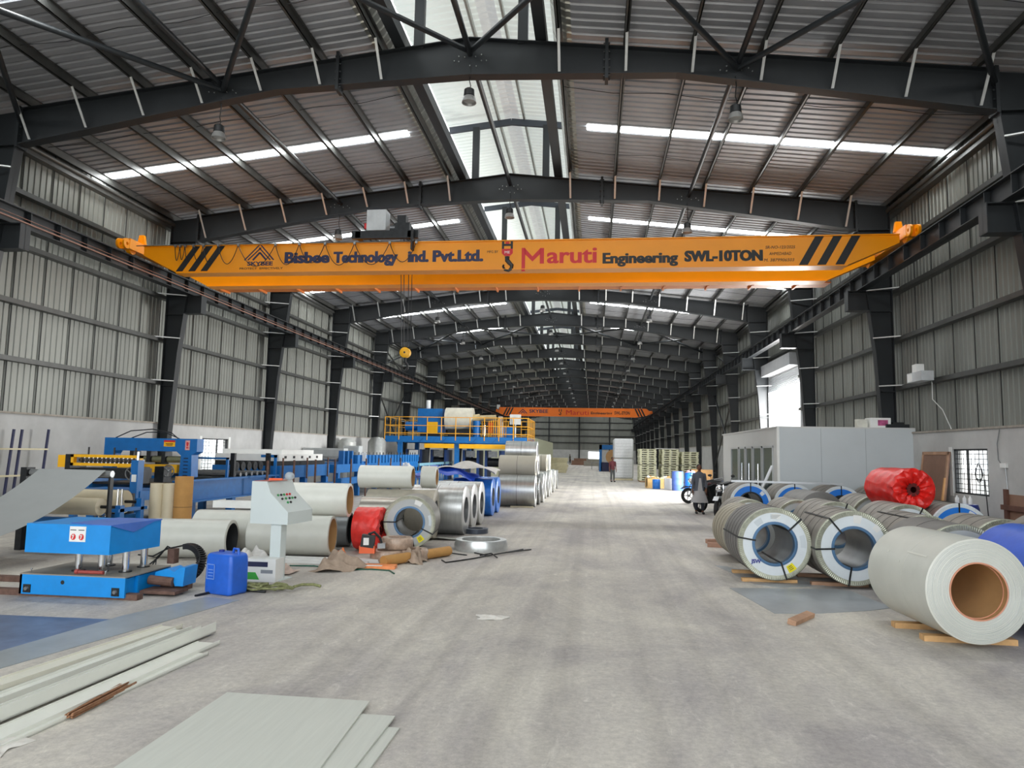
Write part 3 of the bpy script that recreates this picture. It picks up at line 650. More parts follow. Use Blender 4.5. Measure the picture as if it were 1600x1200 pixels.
coil('steel_coil', 'small brown coil behind the aged tan coil, white rim showing', 3.4, 15.9, .49, .28, 1.2, 0, .01, WRAPG, 'paper', 2, group=g)
coil('steel_coil', 'brown coil with an orange rag hanging at its face', 4.42, 15.9, .5, .28, 1.2, 0, .01, WRAPG, 'grey', 2, group=g)
coil('steel_coil', 'wide plain grey coil humped higher than its neighbours behind the straps', 5.28, 17.2, .55, .3, 1.3, .1, .04, WRAPD, None, 0, group=g)
coil('steel_coil', 'brown coil with silver rim left of the red roll', 6.15, 16.3, .54, .3, 1.2, 0, .04, WRAPG, 'grey', 3, straps=(1.4,), group=g)
coil('steel_coil', 'coil with blue end paper standing before the office doors', 4.12, 19.2, .53, .28, 1.25, 0, .16, WRAPG, 'blue', 2, None, [(.75, .4, .25, .1, PAPER)], straps=(1.57,), group=g)
coil('steel_coil', 'coil with blue end paper before the corner of the grey office cabin', 5.24, 19.22, .53, .28, 1.25, 0, .16, WRAPG, 'blue', 2, straps=(1.57,), group=g)
coil('steel_coil', 'coil with blue end paper midway along the grey cabin front', 6.36, 19.1, .54, .28, 1.25, 0, .12, WRAPG, 'blue', 2, None, [(.8, .4, .35, .12, PAPER)], straps=(1.57,), group=g)
coil('steel_coil', 'brown coil against the cabin front half hidden by the red roll', 7.48, 19.1, .54, .28, 1.2, 0, .12, WRAPG, 'paper', 3, group=g)
for x_, y_, h_, n_ in ((4.12, 19.2, .16, 'blue papered coil before the office doors'), (5.24, 19.22, .16, 'blue papered coil at the cabin corner'), (6.36, 19.1, .12, 'blue papered coil midway along the cabin'), (7.48, 19.1, .12, 'brown coil by the cabin front')):
    for j_ in (0, 1): tag(MB().box(-.4, .4, -.06, .06, 0, h_).build('timber_sleeper', WOOD2), 'thick timber sleeper under the %s of the %s' % (('front', 'rear')[j_], n_), 'timber', 'timber sleepers under the coils', (x_, y_+.2+.8*j_, 0))
t = thing('orange_rag', 'crumpled orange rag hanging on the face of a brown coil', 'rag', (4.5, 15.82, .85)); MB().ball((0, 0, 0), .1, .04, .12, 10, 8).ball((-.07, 0, -.06), .07, .04, .1, 8, 6).build('rag_cloth', M('orange_rag', 'e5603c', .8, 0, .2, 9, .3), t)
# red film wrapped roll lying on two coils
def wrapped_roll(name, label, x, y, z, R, L, rz, cat='roll', seed=1, hole=.1, mat=REDF, amp=.6):
    random.seed(seed); t = thing(name, label, cat, (x, y, z), rz)
    n, m_ = 56, 18
    def fn(u, w_):
        a = 2*PI*u; j = w_*(m_)
        if w_ < .3: rr = hole+(R-hole)*min(1, (w_/.26))**.8; yy = -.03*math.sin(w_*10)+.05*max(0, (.1-w_)*10)
        else: rr = R; yy = (w_-.3)/.7*L
        k_ = amp*(.018*math.sin(a*13+yy*9)+.01*math.sin(a*23+w_*21)+.012*math.sin(a*7-w_*33))
        rr += k_*(1 if w_ < .45 else .35)
        return (rr*math.cos(a), yy+k_*1.5*(w_ < .35), rr*math.sin(a))
    MB().grid(n, m_*2, fn).build('wrapping', mat, t, True)
    MB().lathe([(.02, hole*.6), (.02, hole*1.3), (L, hole*1.3), (L, R*.97), (L, hole)], 'y', (0, 0, 0), 24).build('roll_core', M('dark_red_core', '5e1512', .6, 0, .2), t, True)
    return t
wrapped_roll('wrapped_roll', 'large roll in bright red plastic film lying on top of the coils', 6.28, 14.75, 1.33, .415, 1.15, .1)

# ------------------------------------------------------------------ grey office cabin
cb = thing('office_cabin', 'light grey panel office cabin with glazed doors against the right wall', 'cabin', (0, 0, 0))
MB().box(5.23, 8.93, 20.75, 20.81, 0, 2.76).build('front_panel', CABIN, cb)
mb = MB()
for a in (6.4, 7.6): mb.box(a-.004, a+.004, 20.744, 20.752, 0, 2.76)
mb.build('panel_joint', M('joint_grey', '9aa0a3', .5, 0, 0), cb)
MB().box(5.2, 5.26, 20.72, 20.8, 0, 2.78).build('corner_trim', WHITE, cb)
mb = MB().box(5.23, 5.29, 20.8, 21.3, 0, 2.76).box(5.23, 5.29, 27.6, 29.3, 0, 2.76).box(5.23, 5.29, 21.3, 27.6, 2.25, 2.76)
mb.build('side_panel', CABIN2, cb)
MB().box(5.2, 8.93, 20.75, 29.3, 2.76, 2.8).box(5.23, 8.93, 29.24, 29.3, 0, 2.76).build('cabin_roof', CABIN2, cb)
for i, (a, b) in enumerate(((21.3, 22.6), (22.7, 23.9), (24.0, 25.0), (25.1, 26.1), (26.2, 27.6))):
    mb = MB().box(5.2, 5.27, a, a+.06, .1, 2.25).box(5.21, 5.27, b-.06, b, .1, 2.25).box(5.21, 5.27, a, b, 2.19, 2.25).box(5.21, 5.27, a, b, 0, .12)
    dr = mb.build('glazed_door' if i in (1, 2, 3) else 'cabin_window', M('door_aluminium', 'bfc2c3', .4, .3, .05), cb)
    MB().box(5.235, 5.245, a+.06, b-.06, .12, 2.19).build('pane', GLASS, dr)
    if i in (1, 2, 3): MB().rod((5.15, a+.18, .7), (5.15, a+.18, 1.7), .018, 8).build('door_handle', CHROME, dr)
MB().box(5.9, 8.8, 21.2, 29, 0, .02).build('cabin_floor', M('cabin_floor', '77746e', .6), cb)
bx = thing('document_box', 'white box with pink and purple print on the cabin roof', 'box', (8.05, 21.1, 2.8))
MB().box(-.25, .3, -.2, .2, 0, .28).build('box_body', WHITE, bx); MB().box(-.05, .22, -.205, -.2, .06, .22).build('print', M('pink_print', 'b0527e', .5, 0, .4, 12), bx)
tag(MB().box(-.3, .3, -.2, .2, 0, .1).box(-.1, .2, -.1, .1, .1, .16).build('tool_case', BLACK), 'flat black tool case beside the white box on the cabin roof', 'case', loc=(8.5, 21.0, 2.8))
tag(MB().box(-.14, .14, -.1, .1, 0, .24).build('plastic_bag', M('clear_bag', 'cfcfc4', .4, 0, .2)), 'crumpled pale plastic bag left of the white box on the cabin roof', 'bag', loc=(7.62, 21.1, 2.8))
# roller door in the right wall
rd = thing('roller_door', 'half rolled grey shutter in its tall door opening behind the cabin', 'door', (9.0, 34.55, 0))
MB().box(-.5, .06, -2.95, 2.95, 5.95, 6.5).build('shutter_box', GREYM if 0 else M('shutter_grey', 'b9bcc0', .45, .3, .08), rd)
mb = MB(); z = 5.2; v = []
while z < 5.98: mb.box(-.03, .02, -2.85, 2.85, z, z+.06); z += .075
mb.build('shutter_curtain', M('shutter_grey'  , 'b9bcc0'), rd)
MB().box(-.06, .08, -2.98, -2.85, 0, 5.95).box(-.06, .08, 2.85, 2.98, 0, 5.95).build('guide_rail', M('shutter_grey', ''), rd)
# leaning boards, cupboard, barrel, cables at right wall
t = thing('plywood_door', 'brown plywood door leaf leaning on the right wall beside the barred window', 'board', (8.54, 19.35, 0))
R_ = Matrix.Rotation(-.16, 3, 'Y') if 0 else Matrix.Rotation(.13, 3, 'Y')
MB().box(-.02, .02, -.7, .7, 0, 2.15, R_, (0, 0, 0)).build('leaf', BROWNB, t)
MB().box(-.035, -.02, -.7, -.62, 0, 2.15, R_, (0, 0, 0)).box(-.035, -.02, .62, .7, 0, 2.15, R_, (0, 0, 0)).box(-.035, -.02, -.7, .7, 2.07, 2.15, R_, (0, 0, 0)).build('edge_batten', WOOD2, t)
tag(MB().box(-.02, .02, -.025, .025, 0, 1.5, Matrix.Rotation(.1, 3, 'Y') @ Matrix.Rotation(.1, 3, 'X'), (0, 0, 0)).build('wooden_pole', M('light_timber', 'cc9a66', .7)), 'light timber batten leaning against the brown plywood door leaf', 'batten', loc=(8.5, 18.75, 0))
t = thing('wooden_cupboard', 'dark brown wooden crate frame standing at the right edge of the wall', 'crate', (8.5, 15.0, 0))
db = M('dark_brown_wood', '5d3d31', .8, 0, .2, 5)
MB().box(-.03, .0, -.7, .7, 0, 1.25).build('panel', BROWNB, t); MB().box(-.08, -.03, .58, .7, 0, 1.35).box(-.1, -.03, -.7, .78, .93, 1.03).box(-.08, -.03, -.7, -.58, 0, 1.35).build('batten', db, t)
t = thing('plastic_barrel', 'dark blue plastic barrel standing under the barred window', 'barrel', (8.25, 16.95, 0))
MB().lathe([(0, 0), (0, .29), (.1, .31), (.45, .32), (.85, .31), (.95, .28), (.95, 0)], 'z', n=28).build('barrel_body', PBLUED, t, True)
for i, (dx, dy) in enumerate(((-.08, .1), (.04, .02), (.1, -.1))):
    tag(MB().lathe([(0, 0), (0, .04), (.13, .04), (.16, .015), (.19, .015), (.19, 0)], 'z', n=12).build('white_bottle', WHITE, None, True), 'small white bottle on the dark blue barrel, %s from the wall' % ('third', 'second', 'first')[i], 'bottle', 'bottles on the barrel', (8.25+dx, 16.95+dy, .95))
mb = MB()
for i in range(3): mb.tube([(8.91+.01*math.sin(a*2), 17.55+(.12+.02*i)*math.cos(a), 1.65+(.22-.03*i)*math.sin(a)) for a in [2*PI*j/20 for j in range(21)]], .008, 5)
tag(mb.build('cable_coil', BLACK), 'loop of dark cable hanging in the right barred window', 'cable')
tag(MB().tube([(8.8, 17.1, 1.5), (8.75, 16.95, 1.0), (8.7, 16.8, .5), (8.65, 16.7, .0)], .012, 5).build('power_cable', BLACK), 'dark cable dropping from the barred window beside the barrel', 'cable')
tag(MB().box(-.02, .02, -.12, .12, -.05, .05).build('socket_box', WHITE), 'small white socket box on the right wall beyond the barred window', 'socket', loc=(8.84, 16.4, 1.83))
tag(MB().tube([(8.84, 16.5, 2.62), (8.84, 16.62, 2.3), (8.84, 16.6, 1.95), (8.84, 16.5, 1.86), (8.84, 16.35, 1.8), (8.84, 16.3, 1.2)], .01, 5).build('wall_cable', GREYM), 'thin grey cable running down the right wall to the socket box', 'cable')
t = thing('wall_cabinet', 'small light grey junction cabinet fixed on a girt of the right wall', 'box', (8.72, 19.6, 4.02))
MB().box(-.3, .0, -.5, .35, -.05, .2).build('cabinet_body', M('cabinet_grey', ''), t); MB().box(-.25, -.05, -.1, .15, .2, .42).build('upper_box', WHITE, t); MB().box(-.31, -.3, .05, .3, -.03, .17).build('cabinet_door', WHITE, t)
tag(MB().tube([(8.85, 19.5, 3.98), (8.8, 19.4, 3.5), (8.85, 19.0, 3.2), (8.85, 18.6, 2.7)], .012, 5).build('white_cable', WHITE), 'thin white cable hanging from the junction cabinet down the right wall', 'cable')
t = thing('aluminium_beam', 'long silver aluminium bar laid across the blue papered coils', 'bar', (0, 0, 0))
MB().bar((3.7, 19.6, 1.26), (6.5, 19.4, 1.25), .1, .05).build('bar_body', M('aluminium', 'c9cccf', .35, .6, .05), t)
tag(MB().bar((4.55, 20.1, .9), (4.95, 20.3, 1.68), .09, .03).build('angle_profile', M('aluminium', '')), 'short silver profile leaning on the bar before the cabin doors', 'profile')
# floor sheets on the right
def sheet(name, label, poly, h=.008, mat=GREYM, z=.0, cat='sheet', group=None):
    cx = sum(p[0] for p in poly)/len(poly); cy = sum(p[1] for p in poly)/len(poly)
    a = sum(poly[i][0]*poly[(i+1) % len(poly)][1]-poly[(i+1) % len(poly)][0]*poly[i][1] for i in range(len(poly)))
    if a < 0: poly = poly[::-1]
    return tag(MB().prism([(p[0]-cx, p[1]-cy) for p in poly], 'z', 0, h).build(name, mat), label, cat, group, (cx, cy, z))
SHEETG = M('dull_grey_sheet', 'a9adb0', .4, .3, .12, 2)
sheet('steel_sheet', 'grey flat steel sheet lying in front of the JSW coil on the concrete', [(2.0, 10.8), (2.24, 9.19), (2.76, 9.29), (3.5, 9.6), (3.88, 9.85), (3.74, 10.93), (3.51, 11.03)], .006, SHEETG)
sheet('steel_sheet', 'thin grey sheet strip poking out beside the timbers of the JSW coil', [(2.15, 12.95), (2.3, 12.9), (3.5, 11.3), (2.75, 11.0), (2.45, 11.2)], .005, SHEETG, .0)
tag(MB().box(-.3, .3, -.05, .05, 0, .06, Matrix.Rotation(.2, 3, 'X')).build('wood_offcut', WOOD2), 'split wood offcut lying alone on the concrete near the grey sheet', 'offcut', loc=(2.46, 8.85, 0), rz=.95)
for (x, y, r_, l_) in ((2.72, 16.2, .3, 'upper'), (2.65, 15.5, -.2, 'lower')): tag(MB().box(-.22, .22, -.06, .06, 0, .09).build('wood_offcut', M('pinkish_timber', 'b58d78', .8, 0, .15)), 'pinkish timber block beside the aged tan coil, %s one' % l_, 'offcut', loc=(x+.0, y, 0), rz=r_)
# ------------------------------------------------------------------ sheets and panels lying bottom left
PANEL = M('pale_sandwich_panel', 'c6c8bf', .5, 0, .05, 6, stretch=(6, .3, 1))
def uzp(x, y): return (x, y)
sheet('panel_sheet', 'wide pale grey ribbed panel sheet lying nearest the camera, topmost', [(-2.78, 5.32), (-1.65, 5.32), (-1.5, 2.6), (-2.75, 2.4)], .012, PANEL, .03)
sheet('panel_sheet', 'pale grey panel sheet peeping out right of the topmost sheet', [(-2.6, 5.09), (-1.39, 5.1), (-1.42, 2.6), (-2.6, 2.5)], .012, PANEL, .016)
sheet('panel_sheet', 'lowest pale grey panel sheet of the stack nearest the camera', [(-2.5, 4.95), (-1.31, 4.93), (-1.33, 2.6), (-2.5, 2.5)], .012, PANEL, .002)
mb = MB(); tt = random.Random(4)
def trim(label, x0, y0, x1, y1, w_, h, z=0, mat=PALE2, inv=False):
    d = Vector((x1-x0, y1-y0, 0)); L = d.length; a = math.atan2(d.y, d.x); m_ = MB()
    m_.box(0, L, -w_/2, w_/2, z, z+.012)
    m_.box(0, L, w_/2-.012, w_/2, z, z+h); m_.box(0, L, -w_/2, -w_/2+.012, z, z+h*.5)
    return tag(m_.build('flashing_profile', mat), label, 'profile', 'white flashing profiles on the floor', (x0, y0, 0), a)
trim('long cream flashing profile, farthest left of the four on the floor', -4.42, 7.2, -4.98, 2.6, .26, .05, 0, M('cream_flashing', 'dcdacb', .45, 0, .05))
trim('long white flashing profile second from the left on the floor', -4.2, 7.05, -4.55, 2.6, .2, .06, .01)
trim('long white flashing profile with a raised bright edge, third on the floor', -3.93, 7.05, -4.22, 2.6, .18, .1, .02)
trim('white flashing profile nearest the reed bundle, rightmost on the floor', -3.72, 6.7, -3.95, 2.6, .24, .04, 0)
trim('short white flashing profile lying under the end of the others', -3.58, 6.35, -3.82, 3.0, .12, .03, .0, PALE2)
mb = MB()
for i in range(26): a = tt.uniform(-.03, .03); b = tt.uniform(0, .035); mb.rod((a, 0, .012+b), (a*1.8+tt.uniform(-.02, .02), .68+tt.uniform(-.05, .04), .012+b*.7), .006, 5)
tag(mb.build('reed_bundle', M('reed_brown', '8d6548', .8, 0, .3, 20)), 'bundle of thin brown reeds lying beside the white flashing profiles', 'bundle', loc=(-3.62, 4.72, 0), rz=.06)
def scrap(name, label, x, y, r, h, mat, cat, n=9, seed=3, z=0, sy=1):
    rr = random.Random(seed); ph = [rr.uniform(0, 6) for _ in range(6)]
    def fn(u, w_):
        X, Y = (u-.5)*2, (w_-.5)*2; e = max(0, 1-(X*X+Y*Y)*.75)
        q = .5+.5*math.sin(X*5+ph[0])*math.cos(Y*6+ph[1])+.3*math.sin(X*7+Y*6+ph[2])+.15*math.sin(Y*11-X*5+ph[3])
        k_ = 1+.22*math.sin(3*math.atan2(Y, X)+ph[4])
        return (X*r*k_, Y*r*sy*k_, .004+h*e*max(0.05, q*.55+.3))
    return tag(MB().grid(n*2, n*2, fn, .003).build(name, mat, None, True), label, cat, loc=(x, y, z))
scrap('plastic_scrap', 'crumpled clear plastic scrap at the end of the flashing profiles', -3.75, 4.2, .16, .05, M('milky_film', 'dad7cf', .3, 0, .08, 8, .3), 'scrap', seed=5)
scrap('plastic_scrap', 'small crumpled clear plastic scrap alone in the aisle', -1.15, 8.3, .17, .03, M('milky_film', ''), 'scrap', seed=8, sy=.6)
sheet('film_sheet', 'blue protective film spread flat on the floor left of the profiles', [(-6.9, 7.35), (-5.28, 7.4), (-5.1, 6.4), (-5.3, 5.5), (-7.0, 5.9)], .004, M('blue_floor_film', '62728f', .4, 0, .35, 2.5))
sheet('film_sheet', 'grey protective film strip running diagonally across the floor', [(-5.1, 5.2), (-4.4, 8.6), (-4.9, 8.7), (-5.25, 7.6), (-5.5, 5.4)], .006, M('grey_floor_film', '9ba1a3', .35, 0, .15, 2))
# ------------------------------------------------------------------ blue press trolley on rails
pr_ = thing('press_trolley', 'bright blue hydraulic press trolley on chrome columns with warning sticker', 'press', (-6.42, 8.3, 0), 0)
h_, d_ = .67, .95
mb = MB().box(-.76, .67, 0, .03, .03, .27).box(-.76, -.73, 0, d_, .03, .27).box(-.76, .67, d_-.03, d_, .03, .27).box(-.76, .67, .25, .28, .03, .26)
mb.box(.6, .63, .03, d_, .03, .25); mb.build('carriage', BLUE2, pr_)
MB().box(-.76, .67, 0, d_, .27, .285).build('base_plate', M('dusty_plate', '8f8a80', .6, .1, .12), pr_)
mb = MB().prism([(-.7, -.03), (.45, -.03), (.55, .85), (-.72, .88)], 'z', .55, .91)
mb.build('press_head', BLUE2, pr_)
MB().prism([(-.2, .1), (.2, -.02), (.46, -.035), (.56, .86), (-.1, .86)], 'z', .91, .918).prism([(.0, .82), (.42, .91), (.85, .91), (.45, .8)][:3], 'x', .49, .505) if 0 else MB().prism([(-.2, .1), (.2, -.02), (.46, -.035), (.56, .86), (-.1, .86)], 'z', .91, .918).build('head_cover', M('dusty_blue_film', '4a73c8', .5, 0, .1), pr_)
for x, y in ((-.2, .3), (.12, .3), (.42, .35), (-.1, .75), (.4, .75)):
    c = MB().rod((x, y, .285), (x, y, .56), .045, 16); cc = c.build('guide_column', CHROME, pr_, True)
    MB().lathe([(.285, 0), (.285, .08), (.298, .08), (.298, 0)], 'z', (x, y, 0), 16).build('column_collar', DARKM, cc, True)
st = MB().box(-.1, .12, -.036, -.03, .7, .89).build('warning_sticker', WHITE, pr_)
MB().prism([(-.045+.035*math.cos(a), .76+.04*math.sin(a)) for a in [PI/8+PI/4*i for i in range(8)]], 'y', -.04, -.036).prism([(.065+.035*math.cos(a), .76+.04*math.sin(a)) for a in [PI/8+PI/4*i for i in range(8)]], 'y', -.04, -.036).build('warning_symbol', M('sticker_red', 'd22b2b', .5, 0, 0), st)
mm = MB()
for x in (-.045, .065): mm.bar((x-.015, -.042, .775), (x+.01, -.042, .785), .012, .003, (0, 1, 0)); mm.bar((x+.01, -.042, .785), (x-.008, -.042, .735), .012, .003, (0, 1, 0))
mm.build('symbol_print', WHITE, st)
MB().box(-.09, -.01, -.038, -.036, .84, .85).box(.02, .1, -.038, -.036, .84, .85).build('sticker_print', BLACK, st)
for x in (-.65, .55):
    MB().box(x-.05, x+.05, -.01, .0, .05, .15).build('wheel_plate', DARKM, pr_)
    for y in (.1, d_-.1): MB().lathe([(-.03, 0), (-.03, .07), (.03, .07), (.03, 0)], 'y', (x, y, .14), 16).build('wheel', M('wheel_grey', '6f6f6f', .4, .6), pr_, True)
    MB().lathe([(-.02, 0), (-.02, .022), (0, .03)], 'y', (x, -.01, .1), 10).build('axle_nut', GREYM, pr_, True)
MB().lathe([(-.002, 0), (-.002, .026)], 'y', (-.17, -.001, .19), 14).build('hole', BLACK, pr_)
MB().rod((-.04, .1, .31), (.3, .1, .31), .022, 10).rod((-.08, .1, .31), (-.04, .1, .31), .032, 10).build('locking_bar', M('dull_red', 'a64b43', .6, 0, .2), pr_)
mm = MB()
for x, y in ((-.66, .06), (.35, .07), (.0, .6), (.05, .35), (.3, .45)): mm.rod((x, y, .285), (x, y, .33), .008, 6).lathe([(.325, 0), (.325, .015), (.338, .015), (.338, 0)], 'z', (x, y, 0), 8)
mm.build('bolt', CHROME, pr_)
fl = MB(); n_ = 12; vv = []
for i in range(n_+1):
    t_ = i/n_; x_ = .462+.1*t_; y_ = -.03+.88*t_; dip = .015+.11*max(0, 1-abs(t_-.42)/.42)
    vv += [(x_, y_, .919), (x_+.004, y_, .919-dip)]
fl.add(vv, [(2*i, 2*i+1, 2*i+3, 2*i+2) for i in range(n_)]).build('film_flap', M('dusty_blue_film', ''), pr_)
# rear jaw and motor of the press
MB().prism([(.72, .12), (.74, .27), (.9, .32), (1.0, .28), (1.08, .34), (1.15, .34), (1.13, .1), (1.02, .1), (.98, .2), (.85, .2), (.8, .12)], 'y', .5, .8).build('side_jaw', BLUE2, pr_)
MB().rod((.67, .5, .17), (1.0, .5, .15), .06, 12).box(.67, 1.15, .3, .6, .03, .07).build('shaft', RUST, pr_)
tag(MB().box(-8.2, -5.6, 8.33, 8.45, 0, .07).build('floor_rail', RUST), 'rusty floor rail nearest the camera under the press trolley', 'rail')
tag(MB().box(-8.6, -5.4, 9.1, 9.22, 0, .07).build('floor_rail', RUST), 'rusty floor rail under the rear wheels of the press trolley', 'rail')
# cable chain and hoses
t = thing('cable_chain', 'black cable drag chain curved in a loop beside the press trolley', 'chain', (-5.68, 9.45, -.02))
mb = MB(); n = 26; pts = []
for i in range(n): a = 1.75-i/(n-1)*3.2; pts.append(Vector((.0+.25*math.cos(a), .08*math.sin(a), .3+.23*math.sin(a))))
pts += [Vector((-.1-.07*i, -.08, .06)) for i in range(3)]
for p, q in zip(pts[:-1], pts[1:]):
    for o_ in (-.06, .06): mb.bar(p+Vector((0, o_, 0)), q+Vector((0, o_, 0)), .02, .07, (0, 1, 0) if 0 else (0, 0, 1))
    mb.bar(p+Vector((0, 0, 0)), (p+q)/2, .12, .075)
mb.build('links', RUBBER, t)
MB().box(-.22, -.12, -.06, .06, .3, .5).build('bracket', RUST, t); MB().box(-.06, -.0, -.14, .0, .0, .16).build('bracket', RUST, t)
mb = MB()
for i in range(3): mb.tube([(-.15, .02*i, .52-.03*i), (-.3, .03*i, .48+.02*i), (-.42, .02*i, .36), (-.36-.05*i, -.1, .28), (-.55, -.15, .25)], .011, 6)
mb.tube([(-.1, .1, .53), (-.4, .2, .46), (-.8, .5, .3), (-1.1, .6, .3)], .012, 6); mb.build('hose', BLACK, t, True)
tag(MB().tube([(-5.05, 8.7, .01), (-4.95, 8.95, .015), (-4.85, 9.1, .015), (-4.6, 9.15, .015), (-4.3, 9.1, .015)], .018, 6).build('rubber_hose', BLACK, None, True), 'black rubber hose lying on the floor behind the blue jerrycan', 'hose')
# jerrycan
t = thing('jerrycan', 'blue plastic jerrycan standing on the floor beside the control console', 'canister', (-4.8, 9.0, 0), -.3); t.scale = (.9, .9, .97)
mb = MB(); prof = [(-.26, -.15), (-.22, -.18), (.22, -.18), (.26, -.15), (.26, .15), (.22, .18), (-.22, .18), (-.26, .15)]
lv = [(0, .93), (.03, 1.0), (.2, 1.0), (.4, .99), (.49, .97), (.53, .9), (.545, .7)]
v = [(x*s, y*s, z) for z, s in lv for x, y in prof]; n = 8
f = [(i*n+k, i*n+(k+1) % n, (i+1)*n+(k+1) % n, (i+1)*n+k) for i in range(len(lv)-1) for k in range(n)]+[tuple(range(n))[::-1], tuple((len(lv)-1)*n+k for k in range(n))]
o = mb.add(v, f).build('can_body', PBLUE, t, True); b_ = o.modifiers.new('bevel', 'BEVEL'); b_.width = .02; b_.segments = 3
MB().box(-.2, -.19, -.19, -.183, .2, .4).box(-.06, -.05, -.19, -.183, .2, .4).box(-.2, -.05, -.19, -.183, .39, .4).box(-.2, -.05, -.19, -.183, .2, .21).box(-.17, -.08, -.19, -.183, .24, .25).box(-.17, -.08, -.19, -.183, .28, .29).box(-.17, -.08, -.19, -.183, .32, .33).build('embossed_panel', M('lighter_blue_emboss', '7ea0e0', .4, 0, 0), t)
MB().tube([(.1, 0, .53), (.12, 0, .6), (.2, 0, .6), (.22, 0, .5)], .02, 8).build('handle', PBLUE, t, True)
MB().lathe([(.54, 0), (.54, .04), (.57, .04), (.57, 0)], 'z', (-.12, 0, 0), 16).build('cap', PBLUED, t, True)
# console
t = thing('control_console', 'pale grey control console with sloping button panel on a single post', 'console', (-4.72, 10.0, 0), -.12)
CON = M('console_grey', 'cfd8d6', .45, 0, .02)
MB().box(-.0, .17, .05, .2, 0, .82).build('post', CON, t); MB().box(-.08, .25, -.03, .28, 0, .012).build('foot_plate', CON, t)
pts = [(-.32, .8), (.3, .8), (.3, .98), (-.0, 1.25), (-.07, 1.42), (-.32, 1.42)]
mb = MB().prism(pts, 'y', 0, .02).prism(pts, 'y', .68, .7); n = len(pts)
v = [(p[0], y, p[1]) for y in (0.01, .69) for p in pts]
mb.add(v, [(i, (i+1) % n, (i+1) % n+n, i+n) for i in range(n)]); mb.build('housing', CON, t)
sl = Vector((.3, 0, -.27)).normalized(); nrm = Vector((.27, 0, .3)).normalized()
bt = []
for r_, (a, row) in enumerate(((.06, (.12, .2, .28, .36, .44)), (.14, (.14, .24, .34, .42, .5)), (.22, (.2, .28)))):
    for j, y in enumerate(row):
        p = Vector((0, y, 1.25))+sl*a
        MB().rod(p, p+nrm*.02, .017, 10).build('push_button', (RED if (r_ == 0 and j in (3, 4)) else (BLACK if (r_+j) % 2 else M('button_green', '2f8f4e', .4, 0, 0))), t)
MB().box(-.3, -.05, .02, .55, 1.421, 1.426).build('red_tape', M('red_tape', 'b5655c', .6, 0, .3), t)
tag(MB().ball((0, 0, .06), .075, .075, .065, 14, 10).build('glass_ball_lamp', M('clear_lamp', 'c5ced2', .15, .0, 0, alpha=.6), None, True), 'round clear glass lamp lying on top of the control console', 'lamp', loc=(-4.62, 10.4, 1.43))
tag(MB().box(-.12, .08, -.02, .02, 0, .03).box(-.02, .1, -.03, -.01, .01, .03).build('orange_tool', M('tool_orange', 'ef6b3a', .5, 0, 0)), 'orange handled tool lying on top of the control console', 'tool', loc=(-4.75, 10.25, 1.43))
# printed box, rope, cloth, white frame under console
t = thing('printed_carton', 'white printed carton with blue and green stripes behind the jerrycan', 'carton', (-4.75, 9.95, 0), .0)
MB().box(-.22, .24, -.12, .15, 0, .32).build('carton_body', WHITE, t)
MB().box(-.22, .12, -.124, -.12, .21, .28).build('print', NAVY, t); MB().prism([(-.22, .03), (.0, .03), (-.06, .13), (-.22, .13)], 'y', -.124, -.12).build('print', M('print_green', '3aa63f', .5, 0, 0), t)
text_mesh('RHINOMAX', -.2, .08, .22, .27, -.124, WHITE, t, 'lettering', .02) if 0 else None
MB().box(.02, .2, -.124, -.12, .12, .17).build('print', M('print_grey', '8d9299', .5, 0, 0), t)
rr = random.Random(11); mb = MB()
for i in range(9):
    cx, cy = rr.uniform(-.3, .25), rr.uniform(-.12, .12); R0 = rr.uniform(.06, .12)
    mb.tube([(cx+R0*math.cos(a)*1.4+.02*math.sin(3*a), cy+R0*math.sin(a), .02+.03*abs(math.sin(a+i))+.01*i*.6) for a in [2*PI*j/18 for j in range(19)]], .014, 6)
mb.tube([(.25, 0, .05), (.35, .1, .06), (.5, .15, .05), (.6, .12, .03)], .02, 6)
tag(mb.build('rope_heap', M('olive_rope', '7d8058', .9, 0, .45, 30, .5), None, True), 'tangled olive green rope heaped on the floor beside the jerrycan', 'rope', loc=(-4.25, 9.25, 0), rz=.3)
scrap('cloth_heap', 'crumpled white cloth heaped before the pale rolls left of the console', -5.6, 11.25, .33, .34, CLOTH, 'cloth', 12, 21)
t = thing('plastic_film_heap', 'crumpled clear film and pink scraps behind the printed carton', 'scrap', (-5.0, 10.6, 0)); 
def fn(u, w_): X, Y = (u-.5)*2, (w_-.5)*2; return (X*.45, Y*.2, .02+.22*max(0, 1-X*X-Y*Y*.8)*(.6+.4*math.sin(X*9+Y*7)))
MB().grid(16, 12, fn).build('film', M('pinkish_film', 'c9b3a6', .5, 0, .2, 8, .4), t, True)
for i, (y, lab) in enumerate(((11.55, 'nearer'), (11.85, 'farther'))):
    tag(MB().box(-.9, .9, -.04, .04, 0, .06).build('white_batten', WHITE), 'white metal batten on the floor under the pale rolls, %s one' % lab, 'batten', loc=(-4.6+.1*i, y, 0), rz=.02)
